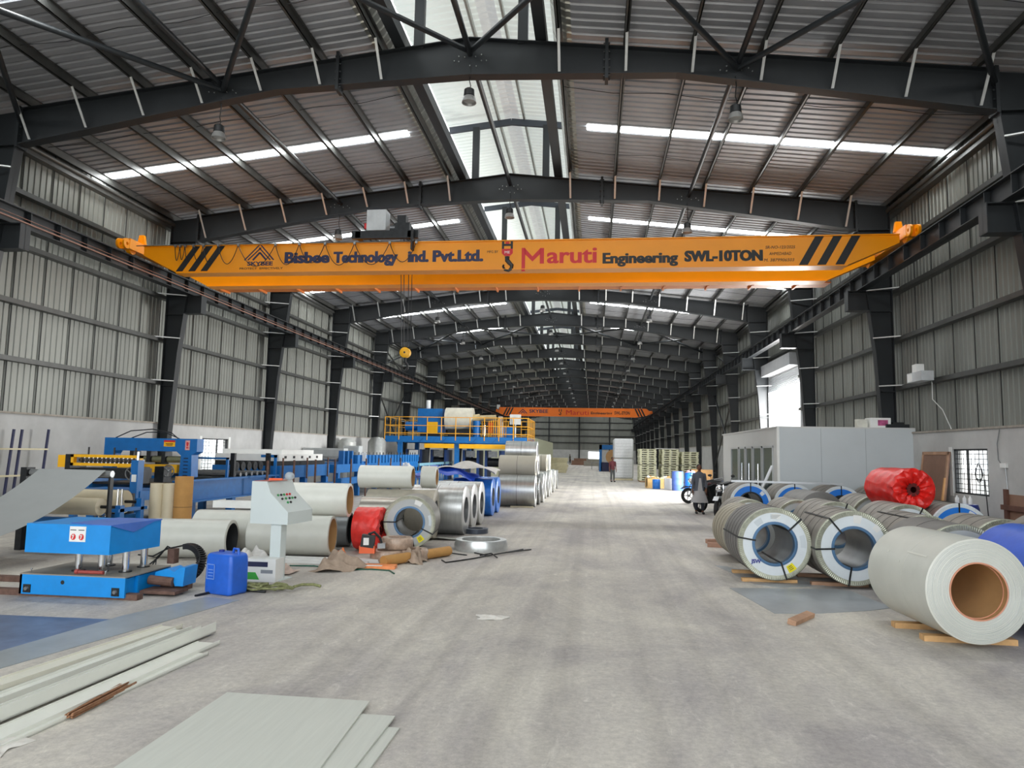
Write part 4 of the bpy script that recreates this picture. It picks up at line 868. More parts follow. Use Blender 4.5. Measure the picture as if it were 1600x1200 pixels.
# ------------------------------------------------------------------ pale rolls lying across (axis along X), ends to the aisle
gl = 'pale and galvanised rolls on the left side'
def xcoil(name, label, xe, y, R, r, L, z=0.0, yaw=0, body=PALE, core=None, **k):
    # end face towards +X at xe: local +Y must point to -X  -> rotation +90 deg
    return coil(name, label, xe, y, R, r, L, yaw, z, body, k.pop('face', None), k.pop('bands', 0), core, xax=True, group=gl, **k)
dk = M('dark_bore', '2f3133', .6, .1, .1)
xcoil('pale_roll', 'pale steel roll with dark hollow end left of the white cloth', -6.2, 11.75, .33, .27, 1.35, 0, .12, PALE, dk)
xcoil('pale_roll', 'pale greyish roll lying behind the dark ended roll', -6.0, 12.75, .37, .3, 1.35, 0, .1, PALE, dk)
xcoil('pale_roll', 'pale roll with cardboard core directly behind the console post', -4.62, 12.35, .35, .3, 1.45, 0.02, .12, PALE, CARD)
xcoil('pale_roll', 'upper pale roll with cardboard core right of the console panel', -4.5, 12.85, .31, .26, 1.3, .66, .1, PALE2, CARD)
xcoil('grey_roll', 'dark hollow grey roll standing between pale roll and red roll', -4.78, 13.75, .33, .28, .9, 0, .1, M('mid_grey_steel', '8e9294', .35, .4, .1), dk)
xcoil('silver_coil', 'dull silver coil with peeled outer wrap behind the red roll', -3.9, 14.24, .48, .4, .8, 0, .1, M('dull_silver_sheet', 'a9a59c', .3, .6, .15, 2), dk)
xcoil('marked_coil', 'tan wrapped coil with hand written marks behind the front galvanised coil', -3.4, 15.3, .53, .3, 1.5, 0, .06, M('tan_wrapping', 'b0aa9b', .5, .1, .12, 5), None)
xcoil('pale_roll', 'pale roll with cardboard core on top of the marked coil', -3.95, 15.35, .25, .2, 1.2, 1.07, .06, PALE2, CARD)
xcoil('pale_roll', 'short pale roll beside the pale roll on top of the coils', -3.5, 15.75, .25, .18, .35, 1.07, .06, PALE, CARD)
w_ = wrapped_roll('wrapped_roll', 'small roll in bright red film standing between pale rolls and galvanised coil', -4.02, 13.35, .41, .4, .48, PI/2, seed=5, hole=.12, amp=.4, mat=M('coral_red_film', 'ea3a34', .35, 0, .15, 6, .6))
f1 = coil('galvanised_coil', 'galvanised coil with yellow sticker facing the camera on the left side', -3.5, 13.4, .5, .27, .9, math.radians(6), .04, M('brownish_edge_coil', '918d86', .35, .6, .12, 3), 'grey', 0, None,
     [(-.95, .38, .3, .11, LABELY), (1.15, .4, .35, .09, WHITE), (0.1, .4, .5, .05, M('faint_print', ''))], straps=(PI, -1.35, -.45), group=gl)
for i in range(3):
    xcoil('galvanised_coil', 'bright galvanised coil lying across, %s behind the yellow stickered coil' % ORD[i], -2.92, 16.35+1.17*i, .56, .3, 1.25, .0, 0, GALC, BORE, face=None, bands=1)
sheet_ = MB()
tag(MB().grid(10, 4, lambda u, v_: (-.6+1.0*u, -.2+.4*v_, .01+.03*(1-v_)+.012*math.sin(u*9))).build('bent_sheet', PALE, None, True), 'bent galvanised offcut sheet lying before the bright coils', 'sheet', loc=(-2.9, 15.3, 0))
# slit strip rings on the floor
t = thing('strip_ring', 'flat shiny ring of coiled steel strip lying on the floor', 'ring', (-2.18, 13.95, 0)); MB().lathe([(0, .42), (0, .52), (.1, .53), (.2, .5), (.2, .38), (.16, .38), (.1, .4)], 'z', n=56, closed=True).build('ring_body', ZINC, t, True)
t = thing('strip_ring', 'small dark ring of coiled strip on the floor behind the shiny ring', 'ring', (-2.75, 16.7, 0)); MB().lathe([(0, .2), (0, .3), (.11, .3), (.11, .18)], 'z', n=40, closed=True).build('ring_body', M('dark_blue_ring', '4a505c', .4, .3), t, True)
for i, (x, y, z, lab) in enumerate(((-3.55, 12.1, .0, 'lower left brown film wrapped ring'), (-3.15, 12.35, .0, 'lower right brown film wrapped ring'), (-3.42, 12.3, .2, 'upper brown film wrapped ring'))):
    t = thing('wrapped_ring', lab+' in the small pile before the galvanised coil', 'ring', (x, y, z)); MB().lathe([(0, .16), (0, .26), (.03, .28), (.16, .28), (.19, .26), (.19, .16)], 'z', n=32, closed=True).build('ring_body', M('brown_film', 'b39c8a', .35, .1, .25, 14, .3), t, True)
# strapping tool on pile
t = thing('strapping_tool', 'orange and black battery strapping tool on the wrapped rings', 'tool', (-3.78, 11.75, .18), .2)
MB().box(-.13, .13, -.1, .1, 0, .12).build('tool_body', M('tool_orange', ''), t); MB().box(-.1, .12, -.11, .05, .1, .3, Matrix.Rotation(.12, 3, 'Y')).build('battery', BLACK, t); MB().box(-.06, .03, -.112, -.105, .14, .26).build('display', WHITE, t)
MB().tube([(.0, .05, .3), (.1, .05, .34), (.2, .05, .24), (.24, .05, .12)], .022, 8).build('handle', BLACK, t, True); MB().box(.17, .3, -.06, .06, .08, .16).build('head', GREYM, t)
t = thing('orange_bag', 'folded orange and white plastic bag on the floor before the rings', 'bag', (-3.5, 11.35, 0), .1)
MB().box(-.33, .33, -.12, .12, 0, .05).build('bag_body', M('bag_orange', 'ee9158', .5, 0, .2, 7, .3), t); MB().box(-.25, .12, -.13, -.05, .05, .055).build('bag_label', WHITE, t)
scrap('cloth_heap', 'crumpled brown sack cloth with a hollow left of the strapping tool', -4.05, 11.15, .36, .34, BROWNC, 'cloth', 12, 31)
scrap('cloth_heap', 'orange cloth edge beside the brown sack cloth', -4.3, 11.9, .16, .28, M('orange_cloth', 'e07e4c', .8, 0, .15, 9, .3), 'cloth', 8, 33)
scrap('cloth_heap', 'small lump of brown paper between the rings and the cardboard tube', -3.05, 12.05, .2, .3, BROWNC, 'paper', 8, 37)
t = thing('cardboard_tube', 'long tan cardboard roll lying on the floor before the galvanised coil', 'tube', (0, 0, 0))
MB().rod((-3.42, 11.5, .09), (-2.62, 12.95, .09), .085, 18).build('tube_body', CARD2, t, True); MB().prism([(-3.8, 11.3), (-3.4, 11.42), (-3.3, 11.6), (-3.6, 11.6)], 'z', .01, .02).build('loose_flap', CARD2, t)
t = thing('strap_scraps', 'bent black strapping offcuts lying on the floor beside the shiny ring', 'strap', (0, 0, 0))
MB().tube([(-2.62, 12.35, .01), (-2.5, 12.1, .01), (-2.1, 12.6, .02), (-1.75, 13.2, .03), (-1.35, 14.0, .02)], .013, 5).tube([(-2.2, 13.3, .02), (-1.9, 13.0, .02), (-1.6, 13.35, .04), (-1.3, 13.9, .02), (-1.2, 14.1, .01)], .013, 5).tube([(-2.05, 13.0, .02), (-1.85, 13.1, .05), (-1.7, 12.8, .02)], .013, 5).tube([(-3.1, 13.3, .02), (-2.7, 13.15, .03), (-2.3, 13.05, .01)], .012, 5).build('strap_piece', BLACK, t)
tag(MB().tube([(-4.9, 11.2, .01), (-4.5, 11.25, .012), (-4.0, 11.0, .012), (-3.5, 11.15, .012), (-3.2, 11.1, .012), (-3.05, 10.85, .01)], .012, 6).build('green_hose', M('dark_green', '1f5a4a', .5, 0, .1), None, True), 'thin green hose snaking on the floor before the sack cloth', 'hose')
# blue wrapped coils with tarpaulin
for i in range(2):
    t = xcoil('tarpaulin_coil', 'coil wrapped in blue film, %s of the two beside the aisle' % ('nearer', 'farther')[i], -2.98+.0*i, 21.3+1.2*i, .56, .28, 1.2, 0, 0, M('blue_film_wrap', '2c78d6', .3, .1, .25, 6, .5), None, bands=0)
    mb = MB()
    rr = random.Random(i)
    for k_ in range(14): a = rr.uniform(1.8, 3.6); yy = rr.uniform(.1, 1.0); mb.bar((.563*math.cos(a), yy, .56+.563*math.sin(a)), (.563*math.cos(a+.12), yy+.05, .56+.563*math.sin(a+.12)), .02, .004, (math.cos(a), 0, math.sin(a)))
    mb.build('wrap_print', NAVY, t)
t = thing('tarpaulin', 'blue tarpaulin with white sheet draped over the coils beside the platform', 'tarpaulin', (-4.4, 21.2, 1.12))
MB().grid(18, 12, lambda u, v_: (.0+(u-.5)*2.0, (v_-.5)*2.0-.5, .34*max(0, 1-(2*u-1)**2)*(1-.5*(2*v_-1)**2)+.05*math.sin(u*17+v_*5)+.03*math.sin(v_*19))).build('blue_sheet', TARP, t, True)
MB().grid(14, 10, lambda u, v_: (.65+(u-.5)*1.8, (v_-.5)*1.6-.2, .2+.24*max(0, 1-(2*u-1)**2)*(1-.4*(2*v_-1)**2)+.05*math.sin(u*9+v_*6)+.03*math.sin(v_*13))).build('white_sheet', CLOTH, t, True)
# far left row of coils along the aisle
for i in range(12):
    y = 25.2+1.22*i
    mt = (GALC, M('coil_dark_galv', '8d9091', .22, .9, .2, 2), PALE)[(0, 1, 0, 2, 0, 0, 1, 2, 0, 0, 2, 0)[i]]
    xcoil('galvanised_coil', 'coil of the long aisle row beyond the blue wrapped coils, %s in the row' % ORD[i], -2.0+.06*((i*7) % 3), y, .56 if i < 9 else .5, .3, 1.3, 0, 0, mt, BORE, bands=1, nseg=36)
    for j in (0,): tag(MB().box(-.5, .3, -.05, .05, 0, .05).build('timber_sleeper', M('pale_timber', 'd9cfae', .8)), 'pale timber under the %s coil of the long aisle row' % ORD[i], 'timber', 'timbers under the aisle row', (-2.35, y-.5, 0))
for i, (y, z, R, mt, L, lab) in enumerate(((25.8, .97, .42, M('beige_coil', 'bdb8a8', .5, 0, .05), 1.35, 'beige coil on the second tier of the aisle row, nearest'), (27.0, 1.0, .42, GALC, 1.3, 'bright coil on the second tier of the aisle row'), (26.4, 1.62, .36, GALC, 1.2, 'bright galvanised coil on the third and top tier of the aisle row'), (31.9, 1.0, .42, M('beige_coil', ''), .5, 'narrow beige coil upon the aisle row farther back'), (34.3, 1.0, .42, WHITE, .6, 'narrow white coil upon the aisle row farthest back'))):
    xcoil('stacked_coil', lab, -2.05, y, R, .24, L, z, 0, mt, BORE, bands=1, nseg=36)
# rolls and tubes standing
for i, (x, y) in enumerate(((-8.83, 13.55), (-8.6, 13.62))):
    tag(MB().lathe([(0, .0), (0, .13), (1.15, .13), (1.15, .04), (1.1, .04)], 'z', n=24).build('film_roll', CREAMR, None, True), 'cream film roll standing upright left of the cardboard tube, %s' % ('outer', 'inner')[i], 'roll', 'standing film rolls', (x, y, 0))
t = thing('cardboard_drum', 'tall tan cardboard tube standing before the blue machine bed', 'tube', (-8.28, 13.6, 0)); MB().lathe([(0, .0), (0, .175), (1.3, .175), (1.3, .16), (1.25, .16), (1.25, 0)], 'z', n=32).build('tube_body', CARD2, t, True); MB().lathe([(.68, .176), (.68, .177), (.7, .177), (.7, .176)], 'z', n=32).build('printed_band', M('band_print', '8f6b3e', .8), t)
tag(MB().box(-.75, .75, -.14, .14, 0, .13).build('white_channel', WHITE), 'white metal channel resting on top of the pale greyish roll', 'channel', loc=(-6.6, 13.25, .74), rz=.05)
tag(MB().box(-.17, .17, -.08, .08, 0, .1).build('white_block', WHITE), 'small white block on the white channel left of the console', 'block', loc=(-6.35, 13.25, .87), rz=.05)
# ------------------------------------------------------------------ forming line on the left (runs away from the camera along Y)
# feed sheet over the entry roller
sm = thing('feed_sheet', 'wide grey sheet metal strip sagging from the entry roller to the left', 'sheet', (0, 0, 0))
def fs(u, v_):
    # u across the strip, v along: from roller (v=0) towards the camera, sagging
    dy = 3.4*v_; z = 1.46-.66*dy+.11*dy*dy
    return (-10.0+1.3*u, 11.8-dy, z)
MB().grid(6, 20, fs, .003).build('strip', M('strip_grey', 'a6a9a8', .45, .2, .03), sm, True)
g_ = thing('entry_roller_stand', 'blue and black entry roller stand holding the grey strip', 'roller stand', (-9.35, 11.85, 0))
MB().rod((-.85, 0, 1.39), (.75, 0, 1.39), .06, 16).build('roller', M('roller_steel', '9a9d9d', .3, .6), g_, True)
MB().box(-.98, -.86, -.1, .1, 0, 1.48).build('side_frame', DARKM, g_); MB().box(.7, .74, -.03, .06, 0, 1.42).build('side_frame', DARKM, g_); MB().box(-.9, .7, -.06, .06, .5, .6).build('cross_beam', BLUE, g_)
# cream rolls below strip
t = thing('film_roll_holder', 'blue holder carrying two cream film rolls below the entry sheet', 'roll holder', (-8.75, 12.4, 0))
for (y, z, R, x0, x1, lb) in ((-.1, .76, .16, -1.6, -.36, 'a'), (.5, .82, .22, -1.7, -.3, 'b')):
    c = MB().rod((x0, y, z), (x1, y, z), R, 24).build('film_roll', CREAMR, t, True); MB().rod((x1, y, z), (x1+.35, y, z), .03, 8).build('axle', DARKM, c)
MB().box(.0, .1, -.2, -.08, 0, .8).box(.0, .1, .4, .5, 0, .9).box(-.05, .1, -.25, .6, .68, .74).build('frame', BLUE, t)
for x in (.0, .08): MB().rod((x, -.15, .75), (x, -.15, 1.1), .02, 8).build('adjusting_rod', CHROME, t)
def handwheel(parent, c, R=.14, axis='x', name='handwheel'):
    mb = MB(); n = 24; c = Vector(c)
    def p(a, r): return c+(Vector((0, r*math.cos(a), r*math.sin(a))) if axis == 'x' else Vector((r*math.cos(a), 0, r*math.sin(a))))
    mb.tube([p(2*PI*i/n, R) for i in range(n+1)], .014, 6)
    for k in range(3): mb.rod(c, p(2*PI*k/3+.4, R), .01, 6)
    mb.ball(c, .03); return mb.build(name, GREYM, parent, True)
# slitter with yellow guard
t = thing('slitting_machine', 'slitting machine with yellow guard frame and handwheels behind the entry roller', 'machine', (-10.3, 14.0, 0))
mb = MB().box(-.85, .75, 0, .1, 1.64, 1.7).box(-.85, .75, 0, .1, 1.46, 1.52).box(-.85, -.79, 0, .1, 1.46, 1.7).box(.69, .75, 0, .1, 1.46, 1.7); mb.build('guard_frame', YELLOW, t)
MB().box(-1.15, -.98, 0, .5, 1.42, 1.68).build('end_guard', YELLOW, t); MB().box(-.98, -.86, 0, .5, 1.35, 1.7).build('bearing_block', DARKM, t)
mb = MB()
for i in range(14): mb.lathe([(-.012, .02), (-.012, .09), (.012, .09), (.012, .02)], 'x', (-.7+.1*i, .2, 1.58), 14)
mb.rod((-.8, .2, 1.58), (.7, .2, 1.58), .035, 8).build('cutter_shaft', GREYM, t, True)
MB().box(-.7, .7, .1, .5, 1.2, 1.42).build('roll_housing', DARKM, t); MB().box(-.9, .8, 0, 1.2, .75, .95).build('bed', BLUE, t)
for x in (-.8, .65): MB().box(x, x+.12, 0, .12, 0, .75).build('leg', BLUE, t)
for i, y in enumerate((.1, .9)): MB().box(.5, .72, y, y+.3, 1.1, 1.45).build('gearbox', DARKM, t)
handwheel(t, (.62, -.08, 1.32), .13, 'y'); handwheel(t, (.8, .95, 1.35), .13, 'y')
for x in (-.6, .0, .5): MB().rod((x, .2, 1.7), (x, .2, 1.86), .018, 8).build('spindle', DARKM, t)
mb = MB().box(.62, .78, -.1, .1, .8, 1.6).build('pneumatic_column', BLUE, t); MB().box(.66, .76, -.12, -.1, 1.15, 1.3).build('label_plate', WHITE, mb); MB().rod((.7, .0, 1.6), (.7, .0, 1.78), .03, 8).build('air_cylinder', CHROME, mb)
# blue gantry shear
t = thing('shear_gantry', 'tall blue gantry shear with warning stickers spanning the forming line', 'machine', (-11.0, 16.5, 0))
MB().prism([(-1.25, 2.1), (1.23, 2.1), (1.23, 1.78), (1.1, 1.7), (1.12, 1.15), (.85, .98), (.78, 1.0), (.82, 1.68), (.7, 1.78), (-.95, 1.78), (-1.0, 1.7), (-1.0, 1.0), (-1.25, 1.0)], 'y', 0, .3).build('gantry_frame', BLUE, t)
mb = MB().box(.35, .65, -.006, 0, 1.9, 2.05).build('warning_sticker', YELLOW, t); MB().box(.35, .65, -.01, -.006, 2.01, 2.055).build('sticker_header', RED, mb)
mm = MB().box(.4, .6, -.01, -.006, 1.96, 1.975).box(.42, .58, -.01, -.006, 1.925, 1.94); mm.build('sticker_print', BLACK, mb)
mb = MB().box(.92, 1.04, -.006, 0, 1.82, 2.06).build('warning_sticker', M('pink_sticker', 'd9a09a', .5, 0, .3, 20), t); text_mesh('!', .95, 1.01, 1.86, 2.02, -.006, RED, mb, 'sticker_print', .02)
mm = MB()
for i in range(6): mm.box(.9, 1.02, -.006, 0, 1.18+.085*i, 1.2+.085*i)
mm.build('louvre', BLACK, t)
MB().box(-.9, .7, .05, .25, 1.25, 1.45).build('blade_beam', YELLOW, t); MB().rod((-.9, .15, 1.58), (.78, .15, 1.58), .08, 16).build('roller', M('green_roller', '74755a', .4), t, True)
for x in (-.5, -.05, .35): MB().box(x-.05, x+.05, .0, .3, 1.5, 1.78).build('clamp', DARKM, t)
for x in (-1.2, .85): MB().box(x, x+.2, 0, .4, 0, 1.0).build('leg', BLUE, t)
tag(MB().tube([(-12.1, 16.7, 2.1), (-11.7, 16.7, 2.28), (-11.1, 16.7, 2.33), (-10.6, 16.7, 2.25), (-10.4, 16.7, 2.1)], .014, 6).tube([(-11.7, 16.75, 2.1), (-11.3, 16.75, 2.25), (-10.8, 16.75, 2.26), (-10.4, 16.75, 2.1)], .014, 6).build('hydraulic_hose', BLACK, None, True), 'pair of black hoses arched over the top of the blue gantry', 'hose')
# feed control unit in front
t = thing('feed_unit', 'small blue feed unit with handwheel and yellow plate before the cream rolls', 'machine', (-9.25, 13.1, 0))
MB().box(-.25, .15, 0, .4, 0, .55).build('pedestal', BLUE, t); MB().box(-.2, .05, -.02, .3, .55, .95).build('motor', DARKM, t); mb = MB().box(.02, .16, -.05, .0, .75, .95).build('sign_plate', YELLOW, t); MB().box(.05, .13, -.055, -.05, .82, .86).build('sign_print', BLACK, mb)
handwheel(t, (-.35, -.12, .5), .12, 'y'); MB().rod((-.42, -.05, .5), (-.42, -.05, 1.0), .02, 8).rod((-.3, -.05, .5), (-.3, -.05, 1.0), .02, 8).build('guide_rod', CHROME, t); MB().box(-.1, .3, .2, .5, .3, .5).build('pipes', GREYM, t)
# long blue bed
t = thing('machine_bed', 'long blue steel machine bed running away beside the slitting line', 'machine bed', (-10.9, 17.2, 0))
MB().box(1.15, 1.2, -1.6, 3.6, .58, 1.08).build('side_plate', BLUE, t); MB().box(1.1, 1.32, -1.6, 3.6, 1.06, 1.1).box(1.1, 1.32, -1.6, 3.6, .56, .6).box(-1.1, -1.0, -1.6, 3.6, .6, 1.1).build('flange', BLUE, t)
for y in (-1.5, .9, 3.3):
    for x in (-1.1, 1.1): MB().box(x, x+.18, y, y+.18, 0, .58).build('leg', BLUE, t)
MB().box(-1.0, 1.15, -1.5, 3.5, .98, 1.03).build('table_top', DARKM, t)
mb = MB()
for i in range(7): mb.rod((-1, 1.3+.33*i, 1.16), (1.1, 1.3+.33*i, 1.16), .06, 10)
mb.build('roller', GREYM, t, True)
for y in (1.2, 3.3): MB().box(1.0, 1.12, y, y+.1, 1.1, 1.75).build('roll_post', DARKM, t)
mm = MB()
for i in range(5): mm.lathe([(-.03, .02), (-.03, .13), (.03, .13), (.03, .02)], 'x', (1.02, 1.5+.36*i, 1.38), 12)
mm.build('gear', DARKM, t, True); MB().box(.2, 1.1, .9, .96, 1.58, 1.63).box(1.04, 1.1, .9, .96, 1.1, 1.63).build('overhead_arm', BLUE, t)
mm = MB(); mm.bar((1.21, 2.9, .7), (1.21, 3.4, 1.0), .04, .02); mm.bar((1.21, 3.4, .7), (1.21, 2.9, 1.0), .04, .02); mm.build('brace', NAVY, t)
# white covered press, then roll former
t = thing('press_section', 'forming press with long white cover behind the console', 'machine', (-11.0, 21.2, 0))
MB().box(-1.0, 1.25, 0, 4.2, .95, 1.35).build('frame', BLUE, t); MB().box(-.9, 1.2, 0, 3.6, 1.5, 1.72).build('cover', WHITE, t); MB().box(-.9, 1.1, .4, 3.0, 1.72, 1.86).build('upper_cover', WHITE, t)
mm = MB()
for i in range(5): mm.box(1.2, 1.21, .4+.65*i, .55+.65*i, 1.58, 1.66)
mm.build('cover_slot', BLACK, t)
MB().box(-.9, 1.1, 0, 4.1, 1.35, 1.5).build('mechanism', DARKM, t)
for y in (.1, 2.0, 3.9):
    MB().box(1.05, 1.25, y, y+.2, 0, .95).build('leg', BLUE, t)
    MB().rod((1.3, y, .9), (1.3, y, 1.6), .03, 8).build('stanchion', RUST, t)
MB().box(.9, 1.4, -.6, -.54, 1.62, 1.7).box(1.32, 1.4, -.6, -.54, .9, 1.7).build('end_arm', BLUE, t)
MB().box(1.0, 1.5, -.8, 4.2, .3, .7).build('lower_bed', BLUE, t)
t = thing('roll_former', 'long blue roll forming machine with many upright roll stands', 'machine', (-11.0, 26.0, 0))
MB().box(-1.1, 1.3, 0, 12.6, 1.0, 1.32).build('bed', BLUE, t); MB().box(1.3, 1.5, 0, 12.6, .55, .8).build('lower_beam', BLUE, t)
for i in range(24):
    y = .9+.5*i
    if i < 3: MB().box(1.0, 1.2, y+.08, y+.24, 1.32, 1.85).build('drive_stand', M('stand_blue', '0a5a9a', .4, 0, .1), t)
    else: MB().box(.95, 1.3, y, y+.34, 1.32, 1.68).build('roll_stand', BLUE, t)
    MB().rod((1.12, y+.17, 1.68), (1.12, y+.17, 1.8), .025, 6).build('adjusting_screw', DARKM, t)
    MB().rod((-1.0, y+.17, 1.5), (.95, y+.17, 1.5), .08, 10).build('forming_roll', GREYM, t)
for i in range(6): MB().box(1.1, 1.3, .2+2.4*i, .4+2.4*i, 0, 1.0).build('leg', BLUE, t)
for i in range(9):
    y = 19.2+1.75*i
    tag(MB().rod((0, 0, 0), (0, 0, 1.55), .035, 8).box(-.1, .1, -.1, .1, 0, .02).build('steel_post', RUST), 'rusty upright post before the blue forming line, %s from the console' % ORD[i], 'post', 'rusty posts along the forming line', (-9.2+.02*(i % 2), y, 0))
tag(MB().box(-.12, .12, -.02, .02, -.18, .18).build('notice_board', WHITE), 'small white notice on the start of the roll stands', 'notice', loc=(-9.66, 29.0, 1.6))
t = thing('roller_conveyor', 'light blue roller conveyor running on under the platform', 'conveyor', (-11.0, 39.0, 0)); MB().box(1.2, 1.3, 0, 9.5, 1.05, 1.2).box(-1.1, -1.0, 0, 9.5, 1.05, 1.2).build('side_rail', M('pale_blue_paint', '7fb0c4', .5), t)
for i in range(14): MB().box(1.22, 1.28, .2+.68*i, .27+.68*i, 0, 1.05).build('leg', BLUE, t)
scrap('plastic_bag', 'small crumpled white bag on the bed of the roll former', -9.6, 35.6, .35, .4, CLOTH, 'bag', 8, 41, z=1.02)
# rack with dark blue rods at the left wall
t = thing('rod_rack', 'rack of dark blue rods with pale rails at the left wall', 'rack', (-14.05, 15.5, 0))
for y, l in ((0, 2.25), (.25, 2.25), (1.1, 2.28)): MB().rod((0, y, .02), (.05, y+.12, l), .035, 8).build('rod', NAVY, t)
MB().box(-.05, .1, -.95, 1.2, 1.75, 1.79).box(-.05, .1, -.95, 1.2, 1.1, 1.14).build('rail', M('pale_timber', ''), t)
# electrical cabinets, silos at left wall
for i, (x, y, w__, h, lab) in enumerate(((-13.18, 33.4, 2.1, 1.95, 'wide grey electrical cabinet at the left wall behind the roll stands'), (-12.65, 35.9, .85, 2.1, 'narrow pale electrical cabinet right of the wide one'))):
    t = thing('electrical_cabinet', lab, 'cabinet', (x, y, 0)); MB().box(-w__/2, w__/2, 0, .6, 0, h).build('body', M('cabinet_pale', 'c3c7c6', .5), t); MB().box(-w__/2+.05, w__/2-.05, -.01, 0, .1, h-.08).build('cabinet_door', M('cabinet_door_grey', 'b3b7b8', .5), t); MB().box(-.1, .1, -.015, -.01, h-.6, h-.4).build('meter', DARKM, t)
t = thing('silo_tank', 'grey vertical tank beside the platform left leg', 'tank', (-13.0, 41.5, 0)); MB().lathe([(0, 0), (0, .55), (2.4, .55), (2.65, .35), (2.7, 0)], 'z', n=24).build('tank_body', GALV, t, True)
t = thing('silo_tank', 'grey vertical tank nearer the left wall', 'tank', (-13.7, 38.2, 0)); MB().lathe([(0, 0), (0, .5), (2.3, .5), (2.5, .3), (2.55, 0)], 'z', n=24).build('tank_body', M('pale_tank', 'b6b8b4', .5, .2), t, True)
# ------------------------------------------------------------------ blue platform
t = thing('machine_platform', 'blue steel machine platform with yellow railing above the forming line', 'platform', (-9.0, 45.0, 0))
MB().box(-4.6, 4.85, 0, 5, 2.75, 2.85).build('deck', BLUE, t)
MB().box(-4.6, 4.85, 0, .15, 2.45, 2.75).box(-4.6, 4.85, 4.85, 5, 2.45, 2.75).build('edge_beam', BLUE, t)
for x in (-3.6, .2, 4.4):
    MB().box(x-.14, x+.14, .1, .38, 0, 2.45).build('column', BLUE, t); MB().box(x-.14, x+.14, 4.6, 4.88, 0, 2.45).build('column', BLUE, t)
for x in (-2.3, -.8, 1.2, 2.5, 3.6): MB().prism([(x, 2.45), (x+.3, 2.75), (x+.36, 2.75), (x+.1, 2.45)], 'y', -.03, .02).build('gusset', M('stand_blue', ''), t)
MB().box(-1.9, .05, -.1, 0, 2.1, 2.38).box(.4, 3.8, -.1, 0, 2.1, 2.38).build('yellow_beam', YELLOW, t)
x = -4.6; i = 0
RAILY = M('rail_yellow', 'e9a62c', .5, 0, .05)
while x <= 4.86:
    for y in (0, 5): MB().rod((x, y, 2.6), (x, y, 4.12), .03, 6).build('railing_post', RAILY, t)
    x += .945
for y in (1.2, 2.5, 3.8):
    for x in (-4.6, 4.85): MB().rod((x, y, 2.6), (x, y, 4.12), .03, 6).build('railing_post', RAILY, t)
for z in (4.1, 3.55, 3.05):
    mb = MB()
    for y in (0, 5): mb.rod((-4.6, y, z), (4.85, y, z), .028, 6)
    for x in (-4.6, 4.85): mb.rod((x, 0, z), (x, 5, z), .028, 6)
    mb.build('handrail', RAILY, t)
mb = MB()
for i in range(9): mb.box(3.0+.0*i, 4.4, .35, .4, 2.95+.0*i, 2.97) if 0 else mb.rod((2.2+.14*i, .8, 2.85), (2.2+.14*i, .8, 3.95+.03*i), .03, 6)
mb.build('yellow_grille', RAILY, t)
u = thing('foam_machine', 'blue mixing machine with yellow guard on the platform', 'machine', (-11.0, 46.5, 2.85)); MB().box(-.8, .9, 0, 1.2, .3, 1.9).build('housing', BLUE, u); MB().box(-.1, .6, -.08, 0, .25, 1.0).build('belt_guard', YELLOW, u); MB().rod((-.2, .5, 1.9), (-.2, .5, 2.5), .16, 12).build('filter', WHITE, u, True); MB().rod((-1.7, .4, .7), (-.8, .4, .7), .3, 14).build('motor', BLUE, u, True); MB().box(-.6, .7, 0, 1.0, 0, .3).build('feet', DARKM, u)
u = thing('film_drum', 'large cream drum lying on the blue platform', 'drum', (-8.9, 46.5, 2.85)); MB().rod((-1.0, .4, 1.25), (.85, .4, 1.25), .75, 28).build('drum_body', M('drum_cream', 'd8d3c2', .5), u, True); MB().rod((.85, .4, 1.25), (1.3, .4, 1.3), .3, 16).rod((1.3, .4, 1.3), (2.4, .4, 1.35), .2, 14).build('shaft_cover', M('drum_buff', 'cdb98c', .5), u, True); MB().box(-.8, .7, 0, .8, 0, .52).build('cradle', DARKM, u)
u = thing('pump_unit', 'cluster of blue, white and red pumps in the middle of the platform', 'pump', (-7.0, 46.0, 2.85))
MB().rod((-.7, .2, 0), (-.7, .2, 1.1), .25, 14).build('blue_tank', BLUE, u, True); MB().rod((-.15, 0, .1), (-.15, 0, .8), .12, 12).build('chrome_tank', CHROME, u, True); MB().box(.1, .4, 0, .4, .3, 1.0).build('red_pump', RED, u); MB().rod((.9, .2, 0), (.9, .2, 1.4), .16, 12).build('filter', WHITE, u, True); MB().box(.5, .8, 0, .4, 0, .7).build('pump_motor', BLUE, u)
u = thing('drive_motor', 'blue motor block at the right end of the platform', 'motor', (-5.9, 46.2, 2.85)); MB().box(-.8, .6, 0, .8, 0, .75).build('motor_body', BLUE, u); MB().rod((.6, .4, .4), (1.1, .4, .4), .25, 14).build('fan_cover', DARKM, u, True)
u = thing('control_box', 'pale control box on the railing at the right end of the platform', 'box', (-5.0, 45.1, 3.7)); MB().box(-.35, .35, 0, .3, 0, .65).build('box_body', M('cabinet_pale', ''), u); MB().rod((0, .15, -.85), (0, .15, 0), .05, 8).build('stand', M('cabinet_pale', ''), u)
for i, x in enumerate((-3.0, -1.3, .9, 2.4)):
    u = thing('press_roller_frame', 'dark machine frame under the platform, %s from the left' % ORD[i], 'machine', (-9.0+x, 46.5, 0)); MB().box(-.55, -.4, 0, 2, 0, 2.0).box(.4, .55, 0, 2, 0, 2.0).build('frame', M('deep_blue', '1b3f78', .5), u); MB().rod((-.4, .5, 1.2), (.4, .5, 1.2), .3, 14).build('roller', DARKM, u)  # frames in a darker blue than the other machines
    MB().box(-.3, .3, -.1, 0, 1.55, 1.95).build('inspection_window', WHITE if i == 0 else GREYM, u)
